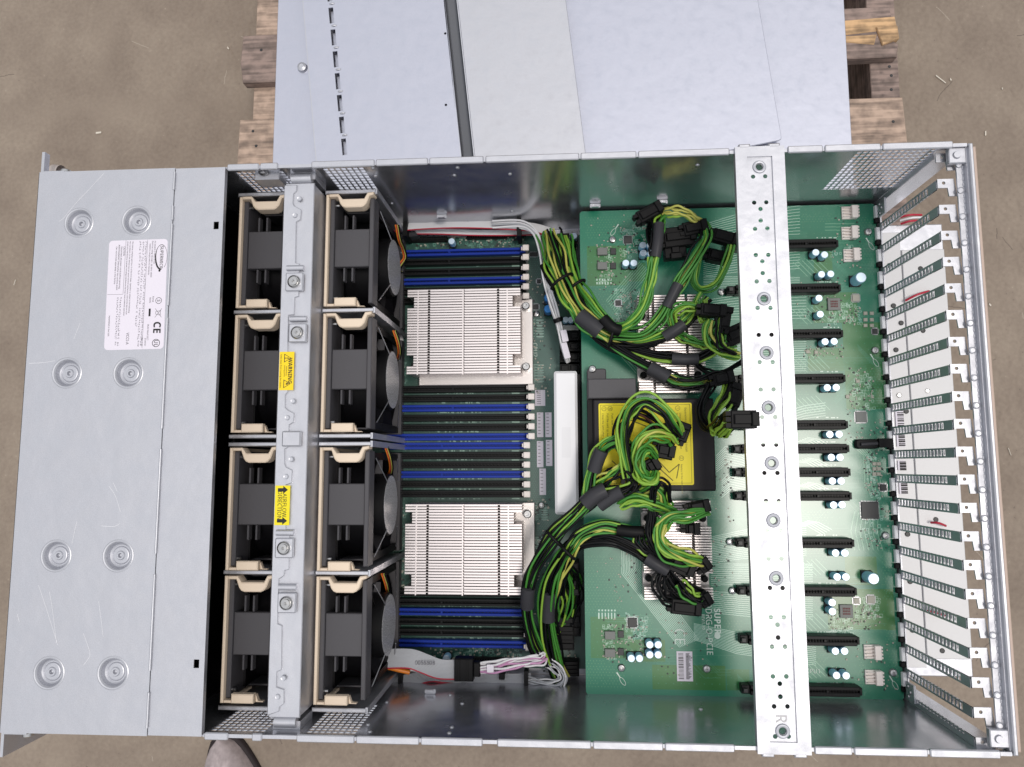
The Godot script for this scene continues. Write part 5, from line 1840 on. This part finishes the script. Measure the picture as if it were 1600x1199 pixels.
# ---------- power cables ----------
# wires gathered round a path; spread in metres at each control point
func loom(parent: Node, path: Array, spread: Array, n: int, seed_: int, mix: Array, r := 0.00108) -> void:
	rng.seed = seed_
	var per := 6
	var mid := spline(path, per)
	var sp := []
	for i in spread.size() - 1:
		for k in per:
			sp.append(lerpf(spread[i], spread[i + 1], smoothstep(0, 1, float(k) / per)))
	sp.append(spread[spread.size() - 1])
	n = int(ceil(n * 1.3)) if r > 0.00104 else n
	for w in n:
		var ang := TAU * (w * 0.381966 + rng.randf() * 0.05)
		var rad := sqrt((w + 0.5) / n)
		var tw := rng.randf_range(-1.2, 1.2)
		var ph := rng.randf() * TAU
		var pts := []
		for i in mid.size():
			var t: Vector3 = (mid[mini(i + 1, mid.size() - 1)] - mid[maxi(i - 1, 0)]).normalized()
			var side := t.cross(Vector3.UP)
			if side.length() < 0.1:
				side = Vector3.RIGHT
			side = side.normalized()
			var up := side.cross(t).normalized()
			var f := float(i) / (mid.size() - 1)
			var a := ang + tw * f
			var rr: float = sp[i] * (rad + 0.26 * sin(f * 9.0 + ph) + 0.12 * sin(f * 23.0 + ph * 3.0))
			pts.append(mid[i] + side * cos(a) * rr + up * sin(a) * rr * 0.7)
		var s := S()
		tube(s, pts, r, 7)
		mi("wire", s, mix[rng.randi() % mix.size()], parent)

func band(parent: Node, called: String, path: Array, r: float, m: Material, flat := 0.0) -> void:
	var s := S()
	tube(s, spline(path, 4), r * 0.9, 12, flat)
	mi(called, s, m, parent)

# black plug: body with rows of ribs and a latch
func plug(parent: Node, at: Vector3, turn: float, size: Vector3, tilt := 0.0) -> void:
	var s := S()
	var xf := Transform3D(Basis(Vector3.UP, turn) * Basis(Vector3.BACK, tilt), at)
	size *= 0.88
	var x := size.x / 2
	var z := size.z / 2
	prism(s, rect(-x, x, -z, z), -size.y / 2, size.y / 2, 0.0008, xf)
	var n := maxi(2, int(size.z / 0.0042))
	for k in n:
		var zc := -z + size.z * (k + 0.5) / n
		bx(s, -x - 0.0035, -x, -size.y / 2 + 0.0005, -0.0004, zc - 0.0016, zc + 0.0016, xf)
		bx(s, -x - 0.0035, -x, 0.0004, size.y / 2 - 0.0005, zc - 0.0016, zc + 0.0016, xf)
	prism(s, rect(-x + 0.002, x - 0.004, -0.0035, 0.0035), size.y / 2, size.y / 2 + 0.0022, 0.0006, xf)
	prism(s, rect(x - 0.004, x + 0.0012, -0.0050, 0.0050), size.y / 2 - 0.001, size.y / 2 + 0.0030, 0.0006, xf)
	mi("plug", s, M.plastic, parent)

func PP(a: Array) -> Array:
	var o := []
	for q in a:
		o.append(P(q[0], q[1], q[2]))
	return o

func power_cables() -> void:
	var gm := [M.w_green, M.w_green, M.w_green, M.w_lime, M.w_lime, M.w_yellow, M.w_black, M.w_black, M.w_black]
	var gy := [M.w_green, M.w_green, M.w_lime, M.w_lime, M.w_yellow]
	var gb := [M.w_green, M.w_black, M.w_black, M.w_lime]
	var bk := [M.w_black, M.w_black, M.w_black, M.w_lime]
	# upper bundle: trunk, then branches
	var t := thing("power_cable_bundle", "green, yellow and black power cables curving from the far wall across the expansion board", "cable", Vector3(0.47, BOARD, 0.11))
	loom(t, PP([[858, 366, 0.045], [868, 400, 0.060], [880, 438, 0.072], [898, 475, 0.085], [922, 505, 0.090], [958, 526, 0.088]]), [0.012, 0.011, 0.0085, 0.0095, 0.0085, 0.0075], 22, 11, gm)
	loom(t, PP([[880, 372, 0.050], [892, 410, 0.064], [904, 445, 0.076], [930, 480, 0.092], [958, 512, 0.092]]), [0.008, 0.007, 0.006, 0.006, 0.006], 9, 12, gy)
	loom(t, PP([[958, 520, 0.088], [985, 505, 0.096], [1004, 480, 0.100], [1016, 440, 0.102], [1022, 402, 0.104]]), [0.006, 0.005, 0.0045, 0.005, 0.0045], 9, 13, [M.w_green, M.w_green, M.w_lime, M.w_black])
	loom(t, PP([[1022, 402, 0.104], [1026, 375, 0.104], [1028, 350, 0.100], [1034, 336, 0.096]]), [0.004, 0.004, 0.006, 0.006], 7, 14, gb)
	loom(t, PP([[1036, 332, 0.096], [1054, 330, 0.100], [1076, 336, 0.100], [1094, 348, 0.096]]), [0.004, 0.005, 0.004, 0.003], 5, 15, [M.w_yellow, M.w_yellow, M.w_lime])
	loom(t, PP([[1024, 398, 0.098], [1014, 370, 0.092], [1014, 350, 0.090], [1026, 338, 0.092]]), [0.002, 0.004, 0.004, 0.003], 3, 16, [M.w_black])
	loom(t, PP([[958, 524, 0.086], [1000, 524, 0.090], [1028, 502, 0.094], [1048, 468, 0.098], [1066, 438, 0.100], [1090, 400, 0.102], [1104, 372, 0.100], [1098, 352, 0.094]]), [0.006, 0.006, 0.005, 0.004, 0.006, 0.006, 0.005, 0.005], 10, 17, gm)
	loom(t, PP([[958, 528, 0.084], [995, 536, 0.086], [1035, 526, 0.090], [1060, 512, 0.092], [1080, 492, 0.094], [1102, 462, 0.096]]), [0.006, 0.0055, 0.0045, 0.004, 0.006, 0.006], 9, 18, [M.w_green, M.w_green, M.w_lime, M.w_black])
	loom(t, PP([[930, 522, 0.080], [958, 542, 0.084], [1000, 566, 0.088], [1035, 584, 0.092], [1060, 597, 0.094], [1090, 598, 0.094], [1120, 590, 0.096], [1140, 596, 0.096]]), [0.005, 0.005, 0.004, 0.004, 0.006, 0.006, 0.006, 0.005], 9, 19, [M.w_green, M.w_green, M.w_yellow, M.w_black])
	loom(t, PP([[925, 520, 0.078], [960, 538, 0.080], [1010, 552, 0.084], [1050, 560, 0.086], [1085, 562, 0.086], [1110, 552, 0.090], [1118, 535, 0.094]]), [0.005, 0.005, 0.004, 0.004, 0.004, 0.006, 0.006], 8, 20, bk)
	# loops hanging to the right
	loom(t, PP([[1144, 382, 0.100], [1136, 412, 0.098], [1118, 444, 0.094], [1095, 452, 0.092], [1084, 436, 0.096], [1090, 408, 0.100], [1098, 385, 0.100]]), [0.003, 0.004, 0.004, 0.003, 0.004, 0.004, 0.003], 6, 21, gy)
	loom(t, PP([[1054, 510, 0.092], [1052, 490, 0.098], [1070, 478, 0.104], [1090, 482, 0.104], [1100, 500, 0.100], [1096, 470, 0.100]]), [0.004, 0.005, 0.005, 0.005, 0.005, 0.004], 6, 22, gy)
	loom(t, PP([[1112, 500, 0.110], [1106, 520, 0.106], [1116, 540, 0.102], [1136, 552, 0.100], [1156, 556, 0.098]]), [0.004, 0.005, 0.006, 0.005, 0.003], 8, 23, gy)
	loom(t, PP([[1124, 496, 0.112], [1122, 520, 0.108], [1130, 540, 0.104], [1150, 548, 0.100]]), [0.004, 0.005, 0.005, 0.004], 5, 24, gb)
	loom(t, PP([[1060, 522, 0.086], [1075, 532, 0.088], [1100, 540, 0.090], [1118, 542, 0.096]]), [0.004, 0.005, 0.005, 0.004], 6, 25, gy)
	loom(t, PP([[1085, 565, 0.086], [1104, 580, 0.080], [1124, 584, 0.080], [1148, 572, 0.090], [1165, 560, 0.100]]), [0.003, 0.003, 0.003, 0.002, 0.002], 3, 26, [M.w_black])
	loom(t, PP([[1140, 598, 0.098], [1134, 622, 0.104], [1120, 645, 0.108], [1114, 664, 0.120], [1124, 678, 0.145], [1140, 664, 0.175]]), [0.005, 0.006, 0.005, 0.004, 0.005, 0.004], 9, 27, [M.w_green, M.w_lime, M.w_lime, M.w_black])
	loom(t, PP([[1112, 600, 0.096], [1096, 630, 0.100], [1096, 652, 0.106], [1112, 668, 0.120], [1128, 654, 0.160], [1142, 650, 0.180]]), [0.004, 0.004, 0.004, 0.004, 0.004, 0.003], 5, 28, [M.w_black])
	band(t, "sleeve", PP([[906, 494, 0.092], [922, 506, 0.094], [938, 518, 0.094]]), 0.0082, M.sleeve)
	band(t, "sleeve", PP([[942, 498, 0.097], [956, 512, 0.098], [968, 517, 0.096]]), 0.0058, M.plastic)
	band(t, "sleeve", PP([[1024, 402, 0.105], [1028, 378, 0.106], [1030, 350, 0.104]]), 0.0052, M.sleeve)
	band(t, "sleeve", PP([[1042, 480, 0.098], [1051, 462, 0.100], [1060, 444, 0.101]]), 0.0054, M.sleeve)
	band(t, "sleeve", PP([[1038, 527, 0.092], [1054, 517, 0.094], [1068, 507, 0.094]]), 0.0058, M.sleeve)
	band(t, "sleeve", PP([[1050, 561, 0.088], [1070, 562, 0.089], [1090, 561, 0.088]]), 0.0056, M.sleeve)
	band(t, "sleeve", PP([[1016, 575, 0.092], [1030, 583, 0.094], [1044, 592, 0.095]]), 0.0070, M.sleeve)
	for q in [[878, 440, 884, 437, 0.078, 0.0112], [902, 446, 906, 442, 0.080, 0.0078], [956, 524, 962, 523, 0.092, 0.0105]]:
		var a := P(q[0], q[1], q[4])
		var b := P(q[2], q[3], q[4])
		var e := (P(q[0], q[1] + 20, q[4]) - a).normalized()
		var s := S()
		var ring := []
		var axis := Vector3(0.55, 0.15, 0.82).normalized() if q[5] < 0.0115 and q[0] < 950 else Vector3(0.85, 0, 0.25).normalized()
		var u := axis.cross(Vector3.UP).normalized()
		var w := u.cross(axis)
		for i in 21:
			ring.append(a + u * cos(TAU * i / 20) * q[5] + w * sin(TAU * i / 20) * q[5] * 0.72)
		tube(s, ring, 0.0014, 6)
		mi("cable_tie", s, M.plastic, t)
	plug(t, P(1014, 334, 0.098), 0.5, Vector3(0.024, 0.012, 0.013))
	plug(t, P(1060, 372, 0.088), 0.1, Vector3(0.030, 0.012, 0.020))
	plug(t, P(1054, 392, 0.084), -1.5, Vector3(0.018, 0.012, 0.022))
	plug(t, P(1084, 358, 0.092), 0.2, Vector3(0.022, 0.012, 0.014))
	plug(t, P(1132, 372, 0.098), -0.3, Vector3(0.024, 0.011, 0.012))
	plug(t, P(1122, 402, 0.084), -0.25, Vector3(0.022, 0.012, 0.012))
	plug(t, P(1112, 486, 0.112), -0.1, Vector3(0.022, 0.012, 0.012))
	plug(t, P(1132, 500, 0.108), 1.4, Vector3(0.020, 0.012, 0.010))
	plug(t, P(1148, 524, 0.100), 0.4, Vector3(0.018, 0.014, 0.018))
	plug(t, P(1146, 618, 0.100), 1.2, Vector3(0.020, 0.013, 0.016))
	plug(t, P(1128, 592, 0.100), 0.2, Vector3(0.018, 0.012, 0.012))
	var big := P(1160, 656, 0.192)
	plug(t, big, 0.0, Vector3(0.0205, 0.012, 0.0145))
	# lower bundle
	var l := thing("power_cable_bundle", "green, yellow and black power cables curling up over the yellow label tray", "cable", Vector3(0.46, BOARD, 0.30))
	loom(l, PP([[852, 1036, 0.030], [834, 1008, 0.045], [822, 960, 0.060], [824, 920, 0.074], [836, 885, 0.084], [862, 845, 0.094], [888, 815, 0.100], [914, 787, 0.104], [930, 772, 0.106]]), [0.006, 0.0055, 0.005, 0.005, 0.006, 0.007, 0.0065, 0.006, 0.005], 13, 31, gm)
	loom(l, PP([[876, 1062, 0.025], [862, 1015, 0.036], [856, 960, 0.052], [862, 915, 0.068], [878, 878, 0.082], [890, 858, 0.092], [908, 836, 0.096], [940, 823, 0.098], [966, 827, 0.096]]), [0.008, 0.008, 0.007, 0.008, 0.007, 0.0065, 0.006, 0.0055, 0.005], 14, 32, gm)
	loom(l, PP([[872, 930, 0.055], [876, 895, 0.070], [886, 862, 0.084], [910, 845, 0.092], [945, 842, 0.096], [980, 854, 0.096], [1010, 872, 0.096], [1040, 892, 0.096], [1062, 918, 0.092], [1096, 930, 0.090]]), [0.006, 0.006, 0.006, 0.006, 0.006, 0.006, 0.005, 0.005, 0.007, 0.005], 12, 33, [M.w_black, M.w_black, M.w_black, M.w_green])
	loom(l, PP([[868, 1000, 0.024], [886, 960, 0.030], [892, 920, 0.040], [884, 890, 0.060], [876, 870, 0.080]]), [0.010, 0.010, 0.010, 0.008, 0.006], 12, 34, gb)
	loom(l, PP([[905, 800, 0.098], [930, 782, 0.102], [955, 772, 0.104], [985, 760, 0.106], [990, 735, 0.108], [982, 712, 0.108]]), [0.006, 0.006, 0.006, 0.006, 0.006, 0.006], 9, 35, bk)
	# up past the tray edge and over the label
	loom(l, PP([[918, 782, 0.102], [922, 750, 0.104], [932, 716, 0.108], [945, 698, 0.112], [965, 690, 0.116], [985, 700, 0.114]]), [0.005, 0.005, 0.0045, 0.005, 0.006, 0.005], 8, 36, [M.w_green, M.w_green, M.w_lime, M.w_black])
	loom(l, PP([[985, 745, 0.112], [976, 705, 0.120], [974, 670, 0.126], [985, 640, 0.132], [1008, 626, 0.136], [1034, 640, 0.136], [1052, 662, 0.130], [1062, 678, 0.120]]), [0.005, 0.006, 0.007, 0.007, 0.006, 0.006, 0.007, 0.004], 9, 37, [M.w_green, M.w_lime, M.w_lime, M.w_black])
	loom(l, PP([[978, 720, 0.110], [966, 690, 0.114], [968, 660, 0.118], [984, 644, 0.118], [1005, 646, 0.116], [1030, 664, 0.112], [1044, 676, 0.108]]), [0.003, 0.004, 0.004, 0.004, 0.004, 0.003, 0.003], 4, 38, [M.w_black, mat(Color(0.30, 0.14, 0.08), 0.4)])
	loom(l, PP([[1004, 720, 0.108], [996, 740, 0.114], [1004, 752, 0.122], [1020, 752, 0.124], [1026, 740, 0.118]]), [0.004, 0.005, 0.006, 0.005, 0.004], 7, 39, [M.w_green, M.w_lime])
	loom(l, PP([[1000, 745, 0.110], [994, 715, 0.120], [1002, 690, 0.128], [1022, 678, 0.130], [1046, 682, 0.124], [1054, 692, 0.116]]), [0.005, 0.006, 0.006, 0.006, 0.005, 0.004], 8, 40, [M.w_green, M.w_lime, M.w_lime, M.w_green, M.w_yellow])
	loom(l, PP([[1026, 716, 0.112], [1012, 702, 0.124], [1000, 716, 0.128], [1002, 738, 0.126], [1016, 752, 0.118]]), [0.003, 0.005, 0.006, 0.005, 0.003], 6, 41, [M.w_lime, M.w_green])
	loom(l, PP([[930, 762, 0.100], [952, 745, 0.106], [975, 730, 0.110], [990, 715, 0.112]]), [0.006, 0.006, 0.006, 0.005], 8, 42, gm)
	loom(l, PP([[968, 788, 0.100], [990, 780, 0.106], [1015, 785, 0.106], [1040, 796, 0.102], [1056, 806, 0.098]]), [0.005, 0.0055, 0.005, 0.005, 0.004], 8, 43, [M.w_green, M.w_green, M.w_lime])
	loom(l, PP([[1018, 790, 0.104], [1020, 765, 0.112], [1032, 752, 0.118], [1044, 760, 0.114], [1046, 785, 0.104]]), [0.003, 0.003, 0.003, 0.003, 0.003], 3, 44, [M.w_black])
	loom(l, PP([[1004, 768, 0.100], [1020, 760, 0.108], [1036, 772, 0.108], [1044, 792, 0.100]]), [0.005, 0.005, 0.004, 0.004], 6, 45, gy)
	# loops over the second switch heatsink
	loom(l, PP([[966, 827, 0.096], [1000, 832, 0.098], [1022, 838, 0.104], [1034, 824, 0.112], [1050, 808, 0.116], [1078, 806, 0.114], [1108, 798, 0.108]]), [0.004, 0.004, 0.005, 0.005, 0.004, 0.005, 0.003], 8, 46, gy)
	loom(l, PP([[1036, 812, 0.112], [1030, 832, 0.114], [1036, 852, 0.114], [1056, 866, 0.112], [1080, 874, 0.108], [1098, 878, 0.102]]), [0.005, 0.005, 0.006, 0.009, 0.008, 0.004], 11, 47, [M.w_green, M.w_green, M.w_lime, M.w_yellow])
	loom(l, PP([[1020, 800, 0.106], [1018, 830, 0.108], [1028, 858, 0.106], [1048, 876, 0.100], [1068, 886, 0.098]]), [0.004, 0.005, 0.005, 0.005, 0.004], 8, 48, [M.w_black])
	loom(l, PP([[1006, 826, 0.098], [1000, 845, 0.100], [1016, 864, 0.100], [1040, 872, 0.098]]), [0.004, 0.006, 0.006, 0.004], 6, 49, [M.w_black, M.w_black, M.w_lime])
	loom(l, PP([[1038, 892, 0.098], [1030, 912, 0.100], [1038, 934, 0.098], [1060, 945, 0.094]]), [0.004, 0.006, 0.006, 0.004], 8, 50, [M.w_black])
	loom(l, PP([[1060, 912, 0.098], [1074, 928, 0.100], [1090, 940, 0.098], [1098, 934, 0.094]]), [0.005, 0.006, 0.006, 0.004], 8, 51, [M.w_green, M.w_lime, M.w_black])
	band(l, "sleeve", PP([[914, 788, 0.106], [930, 774, 0.108], [946, 766, 0.108]]), 0.0075, M.sleeve)
	band(l, "sleeve", PP([[928, 736, 0.108], [934, 718, 0.111], [940, 704, 0.113]]), 0.0066, M.sleeve)
	band(l, "sleeve", PP([[824, 948, 0.066], [824, 932, 0.072], [826, 918, 0.076]]), 0.0068, M.sleeve)
	band(l, "sleeve", PP([[857, 970, 0.052], [857, 950, 0.056], [859, 925, 0.064]]), 0.0068, M.sleeve)
	band(l, "sleeve", PP([[964, 828, 0.098], [984, 831, 0.099], [1006, 832, 0.099]]), 0.0056, M.plastic)
	band(l, "sleeve", PP([[1010, 872, 0.098], [1026, 882, 0.099], [1042, 892, 0.098]]), 0.0062, M.sleeve)
	band(l, "sleeve", PP([[936, 790, 0.103], [956, 776, 0.106], [972, 768, 0.108]]), 0.0066, M.sleeve)
	for q in [[866, 842, 0.098, 0.0085], [886, 862, 0.092, 0.0088], [984, 742, 0.110, 0.0085]]:
		var s := S()
		var ring := []
		var axis := Vector3(0.7, 0, -0.7)
		var u := axis.cross(Vector3.UP).normalized()
		var w := u.cross(axis).normalized()
		for i in 21:
			ring.append(P(q[0], q[1], q[2]) + u * cos(TAU * i / 20) * q[3] + w * sin(TAU * i / 20) * q[3] * 0.75)
		tube(s, ring, 0.0014, 6)
		mi("cable_tie", s, M.plastic, l)
	plug(l, P(1064, 676, 0.112), 1.2, Vector3(0.016, 0.012, 0.014))
	plug(l, P(1036, 672, 0.106), 0.2, Vector3(0.022, 0.010, 0.012))
	plug(l, P(1038, 704, 0.108), -0.2, Vector3(0.016, 0.012, 0.016))
	plug(l, P(1018, 728, 0.108), 0.5, Vector3(0.012, 0.012, 0.014))
	plug(l, P(985, 735, 0.104), 1.4, Vector3(0.020, 0.012, 0.016))
	plug(l, P(1090, 792, 0.104), 0.2, Vector3(0.018, 0.012, 0.010))
	plug(l, P(1080, 826, 0.090), 0.0, Vector3(0.012, 0.010, 0.009))
	plug(l, P(1098, 882, 0.100), 0.6, Vector3(0.010, 0.012, 0.014))
	plug(l, P(1064, 884, 0.096), -0.4, Vector3(0.022, 0.012, 0.016))
	plug(l, P(1070, 948, 0.094), -0.1, Vector3(0.026, 0.012, 0.014))
	plug(l, P(1100, 936, 0.092), 0.5, Vector3(0.010, 0.012, 0.014))

# ---------- data cables ----------
func ribbon(parent: Node, called: String, path: Array, n: int, pitch: float, r: float, mats: Array, tilt := 0.0) -> void:
	var mid := spline(path, 6)
	for w in n:
		var pts := []
		for i in mid.size():
			var t: Vector3 = (mid[mini(i + 1, mid.size() - 1)] - mid[maxi(i - 1, 0)]).normalized()
			var side := t.cross(Vector3.UP).normalized()
			var up := side.cross(t).normalized()
			pts.append(mid[i] + (side * cos(tilt) + up * sin(tilt)) * (w - (n - 1) / 2.0) * pitch)
		var s := S()
		tube(s, pts, r, 6)
		mi(called, s, mats[0] if w < n - 1 else mats[1], parent)

func data_cables() -> void:
	# along the far wall
	var t := thing("ribbon_cable", "white and red flat cable clipped along the far chassis wall", "cable", Vector3(0.33, MB, 0.012))
	ribbon(t, "strand", PP([[612, 356, 0.034], [660, 352, 0.034], [720, 350, 0.034], [790, 352, 0.034], [834, 356, 0.032], [862, 364, 0.026]]), 12, 0.0010, 0.0007, [M.w_white, M.w_red], 0.5)
	ribbon(t, "strand", PP([[622, 362, 0.026], [680, 362, 0.024], [740, 364, 0.022], [800, 364, 0.022], [858, 362, 0.020]]), 6, 0.0011, 0.0007, [M.w_white, M.w_red], 0.2)
	for q in [[634, 358], [811, 358]]:
		var s := S()
		var p := P(q[0], q[1], 0.036)
		bx(s, p.x - 0.002, p.x + 0.002, 0.014, p.y + 0.004, p.z - 0.009, p.z + 0.008)
		mi("cable_clip", s, M.plastic, t)
	var f := S()
	var fc := P(632, 364, 0.03)
	prism(f, PackedVector2Array([Vector2(fc.x - 0.012, fc.z - 0.003), Vector2(fc.x + 0.010, fc.z - 0.002), Vector2(fc.x + 0.014, fc.z + 0.003), Vector2(fc.x - 0.010, fc.z + 0.005)]), MB + 0.002, 0.030, 0.001)
	mi("grey_ferrite", f, M.sleeve, t)
	# white signal cable turning down to the drive connectors
	var w := thing("signal_cable", "thin white signal cables turning off the far wall to the black drive connectors", "cable", Vector3(0.41, MB, 0.09))
	loom(w, PP([[770, 350, 0.038], [812, 350, 0.040], [836, 364, 0.046], [846, 392, 0.052], [852, 430, 0.056], [862, 470, 0.054], [872, 505, 0.050], [880, 540, 0.046], [887, 566, 0.036]]), [0.004, 0.004, 0.004, 0.0035, 0.0035, 0.003, 0.0022, 0.003, 0.0026], 9, 61, [M.w_white, M.w_white, M.w_grey], 0.0010)
	band(w, "cable_tie", PP([[871, 497, 0.054], [873, 503, 0.053]]), 0.0052, M.plastic)
	band(w, "cable_tie", PP([[848, 414, 0.058], [858, 436, 0.060], [866, 448, 0.060]]), 0.0034, M.plastic)
	var tagm := S()
	prism(tagm, rrect(-0.0028, 0.0028, -0.0075, 0.0075, 0.0008, 2), -0.0003, 0.0003, 0.0, Transform3D(Basis(Vector3.UP, 0.25), P(884, 548, 0.050)))
	prism(tagm, rrect(-0.0028, 0.0028, -0.0055, 0.0055, 0.0008, 2), -0.0003, 0.0003, 0.0, Transform3D(Basis(Vector3.UP, 0.2), P(882, 525, 0.053)))
	mi("paper_flag", tagm, M.paper, w)
	# grey ribbon along the near wall
	var g := thing("ribbon_cable", "grey ribbon cable with printed numbers and black plug by the wall above the shoe", "cable", Vector3(0.32, MB, 0.415))
	ribbon(g, "strand", PP([[604, 1030, 0.050], [640, 1030, 0.050], [664, 1038, 0.048], [686, 1046, 0.046], [712, 1047, 0.044]]), 16, 0.00105, 0.00072, [M.w_grey, M.w_red], 0.25)
	var s := S()
	var p := P(727, 1046, 0.046)
	prism(s, rect(p.x - 0.0095, p.x + 0.0075, p.z - 0.0098, p.z + 0.0098), p.y - 0.008, p.y + 0.004, 0.0008)
	prism(s, rect(p.x + 0.0075, p.x + 0.0135, p.z - 0.0062, p.z + 0.0062), p.y - 0.006, p.y + 0.002, 0.0008)
	bx(s, p.x - 0.0060, p.x - 0.0045, p.y + 0.004, p.y + 0.0052, p.z - 0.0090, p.z + 0.0090)
	bx(s, p.x + 0.0015, p.x + 0.0030, p.y + 0.004, p.y + 0.0052, p.z - 0.0090, p.z + 0.0090)
	mi("plug", s, M.plastic, g)
	words(g, "0055508", 0.0034, P(664, 1036, 0.0505), M.faint_ink, false)
	loom(g, PP([[744, 1046, 0.044], [776, 1042, 0.046], [810, 1036, 0.046], [840, 1032, 0.042], [852, 1028, 0.038]]), [0.004, 0.005, 0.006, 0.006, 0.004], 10, 62, [M.w_white, M.w_white, M.w_white, mat(Color(0.75, 0.55, 0.70), 0.4)], 0.0010)
	var s3 := S()
	prism(s3, rrect(-0.0030, 0.0030, -0.0034, 0.0034, 0.0006, 2), -0.0003, 0.0003, 0.0, Transform3D(Basis(Vector3.UP, 0.0), P(766, 1045, 0.051)))
	mi("paper_flag", s3, M.paper, g)
	# lower flat cable on the wall, looping up at its end
	var h := thing("ribbon_cable", "pale flat cable with red edge lying lowest along the wall above the shoe", "cable", Vector3(0.32, MB, 0.425))
	ribbon(h, "strand", PP([[604, 1068, 0.034], [640, 1064, 0.034], [672, 1056, 0.034], [700, 1058, 0.032], [750, 1062, 0.030], [800, 1064, 0.030], [830, 1062, 0.030]]), 10, 0.0012, 0.0007, [M.w_grey, M.w_red], 0.5)
	loom(h, PP([[822, 1064, 0.032], [850, 1070, 0.034], [872, 1070, 0.036], [880, 1058, 0.038], [870, 1044, 0.036], [856, 1034, 0.032]]), [0.004, 0.005, 0.005, 0.004, 0.006, 0.004], 9, 63, [M.w_grey, M.w_white], 0.0008)
	for q in [[626, 1062], [822, 1064]]:
		s = S()
		var c := P(q[0], q[1], 0.036)
		bx(s, c.x - 0.0018, c.x + 0.0018, 0.014, c.y + 0.003, c.z - 0.009, minf(c.z + 0.009, WID - 0.0014))
		mi("cable_clip", s, M.plastic, h)
	s = S()
	var sq := P(784, 1057, 0.034)
	prism(s, rect(sq.x - 0.0025, sq.x + 0.0025, sq.z - 0.003, sq.z + 0.003), 0.02, 0.035, 0.0005)
	mi("square_clip", s, M.plastic, h)
	var o := thing("orange_lead", "short orange lead under the grey ribbon cable", "cable", Vector3(0.27, MB, 0.42))
	s = S()
	tube(s, spline(PP([[606, 1043, 0.046], [622, 1047, 0.046], [640, 1051, 0.044]]), 5), 0.0022, 8)
	mi("wire", s, M.w_orange, o)
	s = S()
	tube(s, spline(PP([[610, 1041, 0.042], [650, 1048, 0.040], [680, 1052, 0.040]]), 5), 0.0013, 8)
	mi("wire", s, M.w_white, o)
